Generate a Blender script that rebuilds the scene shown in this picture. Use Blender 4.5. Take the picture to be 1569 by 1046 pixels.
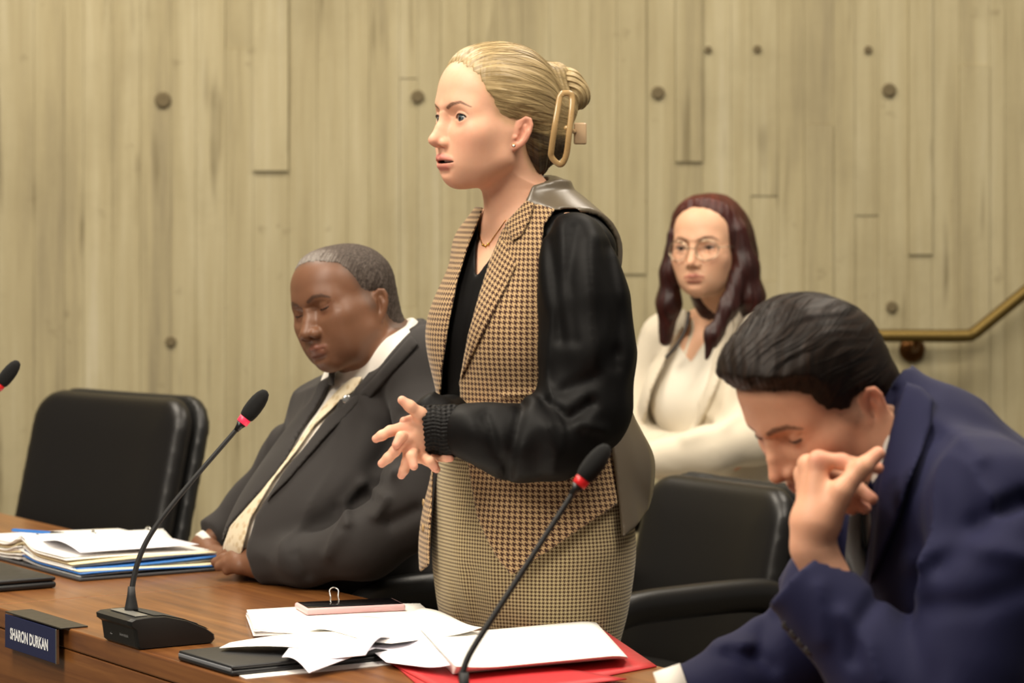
import bpy, math, random
import numpy as np

# ------------------------------------------------------------------ camera, world, lights, exposure
SC = bpy.context.scene
for _o in list(bpy.data.objects):
    bpy.data.objects.remove(_o, do_unlink=True)
COL = SC.collection
IMG_W, IMG_H = 1569, 1046
FPX = 4350.0            # focal length in pixels of a 1569 px wide frame (about 100 mm full frame)
HORIZON = 310.0         # image row of the horizon
CAM_Z = 1.40

cam_d = bpy.data.cameras.new('camera')
cam = bpy.data.objects.new('camera', cam_d)
COL.objects.link(cam)
cam.location = (0, 0, CAM_Z)
cam.rotation_euler = (math.pi / 2, 0, 0)
cam_d.sensor_fit = 'HORIZONTAL'
cam_d.sensor_width = 36.0
cam_d.lens = FPX / IMG_W * 36.0
cam_d.shift_y = -(IMG_H / 2 - HORIZON) / IMG_W
cam_d.clip_start = 0.1
cam_d.clip_end = 60
cam_d.dof.use_dof = True
cam_d.dof.focus_distance = 4.30
cam_d.dof.aperture_fstop = 5.4
SC.camera = cam

W = bpy.data.worlds.new('room_light')
SC.world = W
W.use_nodes = True
W.node_tree.nodes['Background'].inputs[0].default_value = (1.0, 0.93, 0.82, 1)
W.node_tree.nodes['Background'].inputs[1].default_value = 0.20

def area(name, loc, rot, sx, sy, power, col=(1.0, 0.90, 0.76)):
    l = bpy.data.lights.new(name, 'AREA')
    l.shape = 'RECTANGLE'
    l.size, l.size_y = sx, sy
    l.energy = power
    l.color = col
    o = bpy.data.objects.new(name, l)
    COL.objects.link(o)
    o.location = loc
    o.rotation_euler = rot
    return o
area('ceiling_lamp', (-1.4, 3.2, 3.7), (0, 0, 0), 1.2, 1.2, 120)
area('ceiling_lamp', (1.2, 3.2, 3.7), (0, 0, 0), 1.2, 1.2, 90)
area('ceiling_lamp', (-1.4, 5.9, 3.7), (0, 0, 0), 1.2, 1.2, 90)
area('ceiling_lamp', (1.2, 5.9, 3.7), (0, 0, 0), 1.2, 1.2, 60)
area('ceiling_lamp', (-2.6, 1.4, 3.4), (math.radians(25), math.radians(-35), 0), 1.2, 1.2, 105)

SC.view_settings.view_transform = 'Standard'
SC.view_settings.look = 'None'
SC.view_settings.exposure = 0.0
SC.view_settings.gamma = 1.0
SC.view_settings.use_curve_mapping = False

# ------------------------------------------------------------------ helpers: points, materials, objects
rng = np.random.default_rng(7)
random.seed(7)
V = lambda *a: np.array(a, dtype=np.float32)

def at(x, y, d):
    """the place seen at pixel (x, y), d metres in front of the camera"""
    return V((x - 784.5) * d / FPX, d, CAM_Z - (y - HORIZON) * d / FPX)

def srgb(h):
    h = h.lstrip('#')
    c = [int(h[i:i + 2], 16) / 255 for i in (0, 2, 4)]
    return tuple((v / 12.92 if v <= .04045 else ((v + .055) / 1.055) ** 2.4) for v in c)

MATS = {}
class NT:
    """small node-graph helper"""
    def __init__(s, name):
        s.m = bpy.data.materials.new(name)
        s.m.use_nodes = True
        s.t = s.m.node_tree
        s.b = s.t.nodes['Principled BSDF']
        MATS[name] = s.m
    def n(s, typ, **kw):
        nd = s.t.nodes.new(typ)
        for k, v in kw.items():
            if k.startswith('i_'):
                key = k[2:]
                key = int(key) if key.isdigit() else key.replace('_', ' ')
                s.put(nd.inputs[key], v)
            else:
                setattr(nd, k, v)
        return nd
    def put(s, sock, v):
        if isinstance(v, bpy.types.NodeSocket):
            s.t.links.new(v, sock)
        elif isinstance(v, bpy.types.Node):
            s.t.links.new(v.outputs[0], sock)
        else:
            if sock.type == 'RGBA' and len(v) == 3:
                v = (*v, 1)
            sock.default_value = v
    def math(s, op, a, b=0.0, c=None):
        nd = s.n('ShaderNodeMath', operation=op)
        s.put(nd.inputs[0], a); s.put(nd.inputs[1], b)
        if c is not None: s.put(nd.inputs[2], c)
        return nd.outputs[0]
    def mix(s, f, a, b, mode='MIX'):
        nd = s.n('ShaderNodeMix', data_type='RGBA', blend_type=mode)
        s.put(nd.inputs[0], f); s.put(nd.inputs[6], a); s.put(nd.inputs[7], b)
        return nd.outputs[2]
    def ramp(s, f, stops, interp='LINEAR'):
        nd = s.n('ShaderNodeValToRGB')
        nd.color_ramp.interpolation = interp
        el = nd.color_ramp.elements
        while len(el) < len(stops): el.new(0.5)
        for e, (p, c) in zip(el, stops):
            e.position = p
            e.color = (*c, 1) if len(c) == 3 else c
        s.put(nd.inputs[0], f)
        return nd.outputs[0]
    def coord(s, scale=(1, 1, 1), kind='Object', rot=(0, 0, 0)):
        tc = s.n('ShaderNodeTexCoord')
        mp = s.n('ShaderNodeMapping')
        s.put(mp.inputs[0], tc.outputs[kind]); mp.inputs['Scale'].default_value = scale
        mp.inputs['Rotation'].default_value = rot
        return mp.outputs[0]
    def attr(s, name):
        return s.n('ShaderNodeAttribute', attribute_name=name)
    def noise(s, vec, scale, detail=3, rough=.5, out=0, dist=0):
        nd = s.n('ShaderNodeTexNoise')
        s.put(nd.inputs['Vector'], vec); nd.inputs['Scale'].default_value = scale
        nd.inputs['Detail'].default_value = detail; nd.inputs['Roughness'].default_value = rough
        nd.inputs['Distortion'].default_value = dist
        return nd.outputs[out]
    def bump(s, h, strength=.3, dist=.002):
        nd = s.n('ShaderNodeBump')
        s.put(nd.inputs['Height'], h); nd.inputs['Strength'].default_value = strength
        nd.inputs['Distance'].default_value = dist
        s.t.links.new(nd.outputs[0], s.b.inputs['Normal'])
    def set(s, **kw):
        names = dict(color='Base Color', rough='Roughness', metal='Metallic', spec='Specular IOR Level',
                     sss='Subsurface Weight', sheen='Sheen Weight', coat='Coat Weight', coat_rough='Coat Roughness',
                     emit='Emission Color', emit_s='Emission Strength', trans='Transmission Weight', alpha='Alpha', ior='IOR')
        for k, v in kw.items():
            s.put(s.b.inputs[names[k]], v)
        return s

def plain(name, col, rough=.5, metal=0.0, **kw):
    if name in MATS: return MATS[name]
    t = NT(name); t.set(color=srgb(col) if isinstance(col, str) else col, rough=rough, metal=metal, **kw)
    v = t.noise(t.coord((1, 1, 1)), 60, 3)
    t.set(rough=t.math('ADD', t.math('MULTIPLY', v, .1), rough - .05))
    return t.m

def link_mesh(name, verts, faces, mat=None, parent=None, smooth=True, attrs=None, uv=None):
    """faces: (n,4)/(n,3) array or a list of index lists"""
    me = bpy.data.meshes.new(name)
    verts = np.asarray(verts, np.float32)
    if parent is not None:
        verts = verts - np.array(parent.get('_w', (0, 0, 0)), np.float32)
    if isinstance(faces, np.ndarray) and faces.ndim == 2:
        n, k = faces.shape
        me.vertices.add(len(verts)); me.vertices.foreach_set('co', verts.ravel())
        me.loops.add(n * k); me.loops.foreach_set('vertex_index', faces.ravel().astype(np.int32))
        me.polygons.add(n)
        me.polygons.foreach_set('loop_start', np.arange(0, n * k, k, dtype=np.int32))
        me.polygons.foreach_set('loop_total', np.full(n, k, np.int32))
        me.update(calc_edges=True); me.validate()
    else:
        me.from_pydata([tuple(map(float, v)) for v in verts], [], [list(map(int, f)) for f in faces])
        me.update()
    me.polygons.foreach_set('use_smooth', np.full(len(me.polygons), smooth))
    for k, a in (attrs or {}).items():
        a = np.asarray(a, np.float32)
        if a.ndim == 1:
            at_ = me.attributes.new(k, 'FLOAT', 'POINT'); at_.data.foreach_set('value', a)
        elif a.shape[1] == 3:
            at_ = me.attributes.new(k, 'FLOAT_VECTOR', 'POINT'); at_.data.foreach_set('vector', a.ravel())
        else:
            at_ = me.attributes.new(k, 'FLOAT_COLOR', 'POINT'); at_.data.foreach_set('color', a.ravel())
    o = bpy.data.objects.new(name, me)
    COL.objects.link(o)
    if mat is not None: me.materials.append(mat)
    if parent is not None:
        o.parent = parent
        o['_w'] = parent.get('_w', (0, 0, 0))
    return o

def tag(o, label=None, cat=None, group=None, kind=None):
    if label: o['label'] = label
    if cat: o['category'] = cat
    if group: o['group'] = group
    if kind: o['kind'] = kind
    return o

def thing(name, label, cat, loc=(0, 0, 0), group=None):
    o = bpy.data.objects.new(name, None)
    COL.objects.link(o)
    o.empty_display_size = .05
    o.location = tuple(float(v) for v in loc)
    o['_w'] = tuple(float(v) for v in loc)
    return tag(o, label, cat, group)

# ---- plain mesh builders returning (verts, faces-list)
def join_geo(parts):
    vs, fs, n = [], [], 0
    for v, f in parts:
        v = np.asarray(v, np.float32)
        vs.append(v); fs += [[i + n for i in q] for q in f]; n += len(v)
    return np.concatenate(vs), fs

def box(c, size, R=None, bevel=0.0):
    """box with chamfered edges; R columns are its axes"""
    bm_v, fs = [], []
    hx, hy, hz = [s / 2 for s in size]
    b = min(bevel, hx * .9, hy * .9, hz * .9)
    if b <= 0:
        pts = [(sx * hx, sy * hy, sz * hz) for sx in (-1, 1) for sy in (-1, 1) for sz in (-1, 1)]
        f = [[0, 1, 3, 2], [4, 6, 7, 5], [0, 4, 5, 1], [2, 3, 7, 6], [0, 2, 6, 4], [1, 5, 7, 3]]
        p = np.array(pts)
    else:
        import bmesh
        bm = bmesh.new()
        bmesh.ops.create_cube(bm, size=1)
        for v in bm.verts: v.co = (v.co.x * size[0], v.co.y * size[1], v.co.z * size[2])
        bmesh.ops.bevel(bm, geom=list(bm.edges), offset=b, segments=3, affect='EDGES', profile=.5)
        bm.verts.ensure_lookup_table()
        p = np.array([v.co[:] for v in bm.verts]); f = [[v.index for v in q.verts] for q in bm.faces]
        bm.free()
    if R is not None: p = p @ np.asarray(R).T
    return p + np.asarray(c), f

def prism(poly, axis_u, axis_v, axis_n, o, depth):
    """polygon (u,v) extruded by depth along axis_n from o"""
    poly = np.asarray(poly, float)
    base = np.asarray(o) + poly[:, :1] * np.asarray(axis_u) + poly[:, 1:] * np.asarray(axis_v)
    top = base + np.asarray(axis_n) * depth
    n = len(poly)
    f = [list(range(n))[::-1], list(range(n, 2 * n))] + [[i, (i + 1) % n, n + (i + 1) % n, n + i] for i in range(n)]
    return np.concatenate([base, top]), f

def catmull(pts, n=8):
    pts = np.asarray(pts, np.float32)
    P = np.concatenate([pts[:1] * 2 - pts[1:2], pts, pts[-1:] * 2 - pts[-2:-1]])
    out = []
    for i in range(1, len(P) - 2):
        t = np.linspace(0, 1, n, endpoint=False)[:, None]
        a, b, c, d = P[i - 1], P[i], P[i + 1], P[i + 2]
        out.append(.5 * ((2 * b) + (-a + c) * t + (2 * a - 5 * b + 4 * c - d) * t ** 2 + (-a + 3 * b - 3 * c + d) * t ** 3))
    out.append(pts[-1:])
    return np.concatenate(out)

def tube(pts, r, sides=10, cap=True, flat=None, closed=False, up=None):
    """swept tube; r scalar or per point; flat=(a,b) scales the section along its two normals"""
    P = np.asarray(pts, float); n = len(P)
    r = np.full(n, r, float) if np.isscalar(r) else np.asarray(r, float)
    T = np.gradient(P, axis=0) if not closed else np.roll(P, -1, 0) - np.roll(P, 1, 0)
    T /= np.linalg.norm(T, axis=1)[:, None] + 1e-12
    u = np.array(up if up is not None else ((0, 0, 1) if abs(T[0][2]) < .9 else (1, 0, 0)), float)
    A = []
    for t in T:
        u = u - t * np.dot(u, t); u /= np.linalg.norm(u) + 1e-12
        A.append(u.copy())
    A = np.array(A); B = np.cross(T, A)
    fa, fb = flat or (1, 1)
    th = np.arange(sides) * 2 * math.pi / sides
    ring = P[:, None] + (np.cos(th)[None, :, None] * A[:, None] * fa + np.sin(th)[None, :, None] * B[:, None] * fb) * r[:, None, None]
    v = ring.reshape(-1, 3)
    f = []
    m = n if closed else n - 1
    for i in range(m):
        j = (i + 1) % n
        for k in range(sides):
            k2 = (k + 1) % sides
            f.append([i * sides + k, i * sides + k2, j * sides + k2, j * sides + k])
    if cap and not closed:
        f.append(list(range(sides))[::-1]); f.append([(n - 1) * sides + k for k in range(sides)])
    return v, f

def lathe(prof, o, axis=(0, 0, 1), sides=24):
    """profile (radius, height) turned about axis through o"""
    a = np.asarray(axis, float); a /= np.linalg.norm(a)
    u = np.cross(a, (0, 1, 0) if abs(a[1]) < .9 else (1, 0, 0)); u /= np.linalg.norm(u); w = np.cross(a, u)
    th = np.arange(sides) * 2 * math.pi / sides
    d = np.cos(th)[:, None] * u + np.sin(th)[:, None] * w
    v = np.concatenate([np.asarray(o) + d * r + a * h for r, h in prof])
    f = []
    for i in range(len(prof) - 1):
        for k in range(sides):
            k2 = (k + 1) % sides
            f.append([i * sides + k, i * sides + k2, (i + 1) * sides + k2, (i + 1) * sides + k])
    f.append(list(range(sides))[::-1]); f.append([(len(prof) - 1) * sides + k for k in range(sides)])
    return v, f

def uvsphere(c, r, nu=24, nv=16):
    v, f = [], []
    for j in range(nv + 1):
        t = math.pi * j / nv
        for i in range(nu):
            p = 2 * math.pi * i / nu
            v.append((math.sin(t) * math.cos(p), math.sin(t) * math.sin(p), math.cos(t)))
    for j in range(nv):
        for i in range(nu):
            f.append([j * nu + i, (j + 1) * nu + i, (j + 1) * nu + (i + 1) % nu, j * nu + (i + 1) % nu])
    return np.array(v) * r + np.asarray(c), f

# ------------------------------------------------------------------ sculpting with distance fields
def ln(v): return np.sqrt(np.einsum('...i,...i->...', v, v))
def smin(a, b, k):
    h = np.clip(.5 + .5 * (b - a) / k, 0, 1)
    return b + (a - b) * h - k * h * (1 - h)
def smax(a, b, k): return -smin(-a, -b, k)
def ssub(a, b, k): return -smin(-a, b, k)
def sph(p, c, r): return ln(p - V(*c)) - r
def ell(p, c, r, R=None):
    q = p - V(*c)
    if R is not None: q = q @ R
    r = V(*r)
    k0 = ln(q / r); k1 = ln(q / (r * r))
    return k0 * (k0 - 1) / np.maximum(k1, 1e-9)
def seg(p, a, b, ra, rb=None):
    a = V(*a); b = V(*b); rb = ra if rb is None else rb
    ab = b - a; pa = p - a
    t = np.clip(pa @ ab / max(float(ab @ ab), 1e-12), 0, 1)
    return ln(pa - t[:, None] * ab) - (ra + (rb - ra) * t)
def chain(p, pts, rs, k=.0):
    d = None
    for i in range(len(pts) - 1):
        s = seg(p, pts[i], pts[i + 1], rs[i], rs[i + 1])
        d = s if d is None else (np.minimum(d, s) if k <= 0 else smin(d, s, k))
    return d
def rbox(p, c, h, r, R=None):
    q = p - V(*c)
    if R is not None: q = q @ R
    q = np.abs(q) - (V(*h) - r)
    return ln(np.maximum(q, 0)) + np.minimum(q.max(1), 0) - r
def poly2(u, v, pts):
    """signed distance to a closed polygon in (u,v); negative inside"""
    pts = np.asarray(pts, np.float32); n = len(pts)
    d = np.full(u.shape, 1e9, np.float32); ins = np.zeros(u.shape, bool)
    for i in range(n):
        ax, ay = pts[i]; bx, by = pts[(i + 1) % n]
        ex, ey = bx - ax, by - ay
        wx, wy = u - ax, v - ay
        t = np.clip((wx * ex + wy * ey) / (ex * ex + ey * ey + 1e-12), 0, 1)
        d = np.minimum(d, (wx - ex * t) ** 2 + (wy - ey * t) ** 2)
        c = ((ay <= v) & (by > v)) | ((by <= v) & (ay > v))
        if abs(ey) > 1e-12:
            ins ^= c & (u < ax + (v - ay) / ey * ex)
    d = np.sqrt(d)
    return np.where(ins, -d, d)
def vnoise(p, scale, seed=0):
    """cheap smooth pseudo-noise in -1..1 from summed sines"""
    r = np.random.default_rng(seed)
    out = 0
    for i in range(5):
        w = r.normal(size=3) * scale * (1 + .35 * i); ph = r.uniform(0, 6.28)
        out = out + np.sin(p @ w.astype(np.float32) + ph)
    return out / 3.2

def polygonise(fn, lo, hi, h, st=4, margin=1.7):
    """surface nets on a grid of step h, evaluated only near the surface"""
    lo = np.asarray(lo, np.float32); hi = np.asarray(hi, np.float32)
    n = (np.ceil((hi - lo) / h / st).astype(int)) * st
    nc = n // st
    ax = [lo[i] + np.arange(nc[i] + 1, dtype=np.float32) * h * st for i in range(3)]
    G = np.stack(np.meshgrid(*ax, indexing='ij'), -1).reshape(-1, 3)
    C = fn(G).reshape(nc + 1).astype(np.float32)
    thr = h * st * 1.0 * margin
    mn = None
    for a in (0, 1):
        for b in (0, 1):
            for c in (0, 1):
                s = np.abs(C[a:a + nc[0], b:b + nc[1], c:c + nc[2]])
                mn = s if mn is None else np.minimum(mn, s)
    flag = mn < thr
    fc = flag.repeat(st, 0).repeat(st, 1).repeat(st, 2)
    mp = np.zeros(n + 1, bool)
    for a in (0, 1):
        for b in (0, 1):
            for c in (0, 1):
                mp[a:a + n[0], b:b + n[1], c:c + n[2]] |= fc
    D = np.empty(n + 1, np.float32)
    D[:-1, :-1, :-1] = C[:-1, :-1, :-1].repeat(st, 0).repeat(st, 1).repeat(st, 2)
    D[-1] = 1; D[:, -1] = 1; D[:, :, -1] = 1
    I = np.argwhere(mp)
    vals = np.empty(len(I), np.float32)
    for s in range(0, len(I), 300000):
        vals[s:s + 300000] = fn(lo + I[s:s + 300000].astype(np.float32) * h)
    D[mp] = vals
    # faces on the border of the block stay open: pieces meet there
    S = D < 0
    cnt = np.zeros(n, np.uint8)
    for a in (0, 1):
        for b in (0, 1):
            for c in (0, 1):
                cnt += S[a:a + n[0], b:b + n[1], c:c + n[2]]
    act = (cnt > 0) & (cnt < 8) & fc
    A = np.argwhere(act)
    vid = np.full(n, -1, np.int32); vid[act] = np.arange(len(A))
    corn = np.array([(a, b, c) for a in (0, 1) for b in (0, 1) for c in (0, 1)])
    cv = np.stack([D[A[:, 0] + a, A[:, 1] + b, A[:, 2] + c] for a, b, c in corn], 1)
    acc = np.zeros((len(A), 3), np.float32); w = np.zeros(len(A), np.float32)
    for i in range(8):
        for j in range(i + 1, 8):
            if np.abs(corn[i] - corn[j]).sum() == 1:
                x = (cv[:, i] < 0) != (cv[:, j] < 0)
                den = cv[:, i] - cv[:, j]
                t = np.where(x, cv[:, i] / np.where(np.abs(den) < 1e-12, 1, den), 0)
                pt = corn[i] + (corn[j] - corn[i]) * t[:, None]
                acc += np.where(x[:, None], pt, 0); w += x
    verts = lo + (A + acc / np.maximum(w, 1)[:, None]) * h
    quads = []
    for axn in range(3):
        a1, a2 = (axn + 1) % 3, (axn + 2) % 3
        sl0 = [slice(None)] * 3; sl1 = [slice(None)] * 3
        sl0[axn] = slice(0, n[axn]); sl1[axn] = slice(1, n[axn] + 1)
        E = S[tuple(sl0)] != S[tuple(sl1)]
        e = np.argwhere(E)
        e = e[(e[:, a1] > 0) & (e[:, a2] > 0) & (e[:, a1] < n[a1]) & (e[:, a2] < n[a2])]
        if not len(e): continue
        inside0 = S[e[:, 0], e[:, 1], e[:, 2]]
        q = []
        for d1, d2 in ((1, 1), (0, 1), (0, 0), (1, 0)):
            ee = e.copy(); ee[:, a1] -= d1; ee[:, a2] -= d2
            q.append(vid[ee[:, 0], ee[:, 1], ee[:, 2]])
        q = np.stack(q, 1)
        ok = (q >= 0).all(1)
        q = q[ok]; ins = inside0[ok]
        q[~ins] = q[~ins][:, ::-1]
        quads.append(q)
    return verts.astype(np.float32), np.concatenate(quads)

def grad_n(fn, v, e=.0008):
    g = np.stack([fn(v + V(*d) * e) - fn(v - V(*d) * e) for d in ((1, 0, 0), (0, 1, 0), (0, 0, 1))], 1)
    return g / (ln(g)[:, None] + 1e-9)

def yaw(psi):
    """frame of someone turned psi degrees from facing the camera towards the picture's left: columns forward, left, up"""
    a = math.radians(psi)
    f = V(-math.sin(a), -math.cos(a), 0); l = V(math.cos(a), -math.sin(a), 0)
    return np.stack([f, l, V(0, 0, 1)], 1)
def pitch_roll(R, pitch=0, roll=0):
    """nod down by pitch, tilt towards own right by roll (degrees)"""
    a, b = math.radians(pitch), math.radians(roll)
    P = np.array([[math.cos(a), 0, math.sin(a)], [0, 1, 0], [-math.sin(a), 0, math.cos(a)]], np.float32)
    Q = np.array([[1, 0, 0], [0, math.cos(b), -math.sin(b)], [0, math.sin(b), math.cos(b)]], np.float32)
    return R @ P @ Q

# ------------------------------------------------------------------ the room
WALL_Y = 7.40
t = NT('concrete')
co = t.coord((1, 1, 1))
info = t.n('ShaderNodeObjectInfo')
mp = t.n('ShaderNodeMapping'); t.put(mp.inputs[0], co); mp.inputs['Scale'].default_value = (9, 9, .55)
streak = t.noise(mp.outputs[0], 1.6, 5, .62)
mp2 = t.n('ShaderNodeMapping'); t.put(mp2.inputs[0], co); mp2.inputs['Scale'].default_value = (34, 34, 1.1)
fine = t.noise(mp2.outputs[0], 1.5, 4, .6)
blot = t.noise(co, 2.3, 5, .6)
c1 = t.ramp(streak, [(.26, srgb('#8b8167')), (.46, srgb('#a69b7a')), (.60, srgb('#b0a686')), (.80, srgb('#beb69c'))])
c2 = t.mix(t.math('MULTIPLY', t.ramp(fine, [(.52, (0, 0, 0)), (.78, (1, 1, 1))]), .16), c1, srgb('#6f654c'))
c3 = t.mix(t.math('MULTIPLY', t.ramp(blot, [(.50, (0, 0, 0)), (.74, (1, 1, 1))]), .40), c2, srgb('#81775b'))
mp3 = t.n('ShaderNodeMapping'); t.put(mp3.inputs[0], co); mp3.inputs['Scale'].default_value = (17, 17, .9)
lines = t.ramp(t.noise(mp3.outputs[0], 1.7, 2, .5), [(.60, (0, 0, 0)), (.68, (1, 1, 1))])
mp4 = t.n('ShaderNodeMapping'); t.put(mp4.inputs[0], co); mp4.inputs['Scale'].default_value = (2.2, 2.2, 1.6)
where = t.ramp(t.noise(mp4.outputs[0], 1.3, 3, .6), [(.48, (0, 0, 0)), (.60, (1, 1, 1))])
c3 = t.mix(t.math('MULTIPLY', t.math('MULTIPLY', lines, where), .55), c3, srgb('#5d5238'))
spots = t.ramp(t.noise(co, 14, 4, .65), [(.66, (0, 0, 0)), (.74, (1, 1, 1))])
c3 = t.mix(t.math('MULTIPLY', spots, .35), c3, srgb('#6b6047'))
c4 = t.mix(t.math('MULTIPLY', info.outputs['Random'], .12), c3, srgb('#7d7358'))
t.set(color=c4, rough=.85, spec=.2)
t.bump(t.math('ADD', fine, t.noise(co, 60, 4)), .25, .003)
plain('tie_hole', '#675b41', .9)
plain('carpet', '#4a453d', .95)
plain('ceiling_white', '#cfc8b8', .9)

def room():
    v, f = box((0, WALL_Y + .17, 1.9), (9, .30, 3.8)); w = link_mesh('wall_back', v, f, MATS['concrete'], None, False); tag(w, kind='structure')
    v, f = box((0, 3.4, -.05), (9, 8.3, .10)); fl = link_mesh('floor', v, f, MATS['carpet'], None, False); tag(fl, kind='structure')
    v, f = box((0, 5.2, 3.85), (9, 4.9, .10)); ce = link_mesh('ceiling', v, f, MATS['ceiling_white'], None, False); tag(ce, kind='structure')
    # impressions of the boards the concrete was cast against: each strip stands a little proud of or behind its neighbours
    def wx(px): return (px - 784.5) * WALL_Y / FPX
    def wz(py): return CAM_Z - (py - HORIZON) * WALL_Y / FPX
    edges = [-90, -48, -2, 52, 98, 128, 172, 215, 262, 300, 345, 388, 442, 486, 532, 566, 612, 640, 676, 718, 760, 800, 842, 905, 945, 990, 1035, 1076, 1120, 1150, 1192, 1232, 1276, 1310, 1346, 1392,
             1428, 1470, 1516, 1540, 1590, 1640, 1690]
    deep = {388: [(-120, 262, 1.5)], 1035: [(-120, 248, 1.4)], 945: [(-120, 420, .9)], 1232: [(190, 640, .9)], 1310: [(330, 560, -.6)], 1392: [(-120, 390, 1.2)], 612: [(120, 470, -.5)],
            1470: [(100, 700, .9)], 1150: [(300, 430, -.5)], 676: [(-120, 520, .7)], 345: [(-120, 75, -.9)]}
    r = random.Random(4)
    for i in range(len(edges) - 1):
        x0, x1 = wx(edges[i]), wx(edges[i + 1])
        cuts = [(-330, 1400, r.uniform(-.15, .15))]
        if edges[i] in deep:
            a, b, dd = deep[edges[i]][0]
            cuts = [(-330, a, r.uniform(-.15, .15)), (a, b, dd), (b, 1400, r.uniform(-.15, .15))] if a > -100 else [(-330, b, dd), (b, 1400, r.uniform(-.15, .15))]
        for a, b, dd in cuts:
            z1, z0 = wz(a), max(wz(b), .0)
            dep = .020 + dd * .0055
            v, f = box(((x0 + x1) / 2, WALL_Y + .02 - dep / 2 + .0, (z0 + z1) / 2), (x1 - x0 - .0004, dep, z1 - z0 - .0004), None, .0010)
            link_mesh('board_mark', v, f, MATS['concrete'], w, False)
    for px, py, rr in ((250, 153, .021), (640, 148, .017), (1008, 142, .017), (1362, 138, .018), (262, 523, .014), (1366, 470, .015), (640, 520, .013), (1160, 75, .010), (1330, 76, .010), (1085, 76, .009)):
        v, f = lathe([(rr, 0), (rr, .005), (rr * .8, .0065), (rr * .45, .006), (.0005, .0055)], (wx(px), WALL_Y - .001, wz(py)), (0, -1, 0), 18)
        link_mesh('tie_hole', v, f, MATS['tie_hole'], w)
    # brass handrail fixed to the wall: level, then rising to the right
    plain('brass', '#6d5a2e', .48, .8); plain('bronze_dark', '#5a3a1c', .35, .9)
    rail = thing('handrail', 'brass wall handrail bending upward, behind the man in the navy suit', 'handrail', (wx(1430), WALL_Y - .09, wz(512)))
    y = WALL_Y - .085
    P = catmull([(wx(1255), y, wz(512)), (wx(1380), y, wz(512)), (wx(1468), y, wz(512)), (wx(1484), y, wz(508)), (wx(1500), y, wz(496)), (wx(1569), y, wz(440)), (wx(1700), y, wz(334))], 6)
    v, f = tube(P, .0165, 14); link_mesh('rail', v, f, MATS['brass'], rail)
    for px in (1397, 1275):
        b = thing('bracket', None, None, (0, 0, 0)); b['_w'] = rail['_w']; b.parent = rail
        v, f = tube(catmull([(wx(px), y, wz(512)), (wx(px), y, wz(522)), (wx(px), y + .03, wz(533)), (wx(px), WALL_Y - .002, wz(535))], 5), .009, 10); link_mesh('bracket_arm', v, f, MATS['bronze_dark'], b)
        v, f = lathe([(.034, 0), (.034, .008), (.026, .016), (.010, .020)], (wx(px), WALL_Y - .001, wz(535)), (0, -1, 0), 20); link_mesh('bracket_rose', v, f, MATS['bronze_dark'], b)
room()

# ------------------------------------------------------------------ desk and chairs
DESK_Z = .75
UD = V(.545, -.839, 0); UD /= np.linalg.norm(UD)          # along the desk, towards the right front
ND = V(UD[1] * -1, UD[0], 0)                               # across the desk, away from the camera: (.839,.545)
def desk_pt(a, b, z=DESK_Z):
    """a metres along the desk from its joint, b metres in from the public edge"""
    return V(-.842, 4.587, 0) + UD * a + ND * b + V(0, 0, z)
t = NT('walnut')
ang = math.atan2(float(UD[1]), float(UD[0]))
co = t.coord((1, 1, 1), 'Object', (0, 0, -ang))
mp = t.n('ShaderNodeMapping'); t.put(mp.inputs[0], co); mp.inputs['Scale'].default_value = (1.6, 34, 34)
g = t.noise(mp.outputs[0], 1.4, 5, .6, dist=.4)
info = t.n('ShaderNodeObjectInfo')
c = t.ramp(g, [(.30, srgb('#5a3318')), (.5, srgb('#744722')), (.72, srgb('#8a5a2e'))])
t.set(color=t.mix(t.math('MULTIPLY', info.outputs['Random'], .18), c, srgb('#8f6236')), rough=.30, spec=.5, coat=.25)
t.b.inputs['Coat Roughness'].default_value = .18
t.bump(g, .06, .001)
def desk():
    d = thing('desk', 'long walnut council desk with two joined tops across the foreground', 'desk', desk_pt(0, 0, 0))
    for a0, a1 in ((-2.2, -.0015), (.0015, 2.0)):
        c = (desk_pt(a0, 0, 0) + desk_pt(a1, .55, 0)) / 2
        Rm = np.stack([UD, ND, V(0, 0, 1)], 1)
        v, f = box(c + V(0, 0, DESK_Z - .016), (a1 - a0, .55, .032), Rm, .003); link_mesh('desktop', v, f, MATS['walnut'], d, False)
        c2 = (desk_pt(a0, .0012, 0) + desk_pt(a1, .0252, 0)) / 2
        v, f = box(c2 + V(0, 0, (DESK_Z - .033) / 2), (a1 - a0, .024, DESK_Z - .034), Rm, .002); link_mesh('front_panel', v, f, MATS['walnut'], d, False)
        for aa in ((a0 + .05, -.62) if a0 < -1 else (.27, a1 - .05)):
            c3 = desk_pt(aa, .27, (DESK_Z - .034) / 2)
            v, f = box(c3, (.03, .42, DESK_Z - .036), Rm, .002); link_mesh('end_panel', v, f, MATS['walnut'], d, False)
    return d
DESK = desk()

t = NT('leather')
co = t.coord((1, 1, 1))
vor = t.n('ShaderNodeTexVoronoi'); t.put(vor.inputs['Vector'], co); vor.inputs['Scale'].default_value = 420
t.set(color=t.mix(t.math('MULTIPLY', t.noise(co, 5, 3), .3), srgb('#100e0d'), srgb('#191715')), rough=.40, spec=.45)
t.bump(vor.outputs['Distance'], .12, .0008)
plain('chair_metal', '#2b2b2c', .35, .8)
plain('chair_plastic', '#141414', .45)

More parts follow.
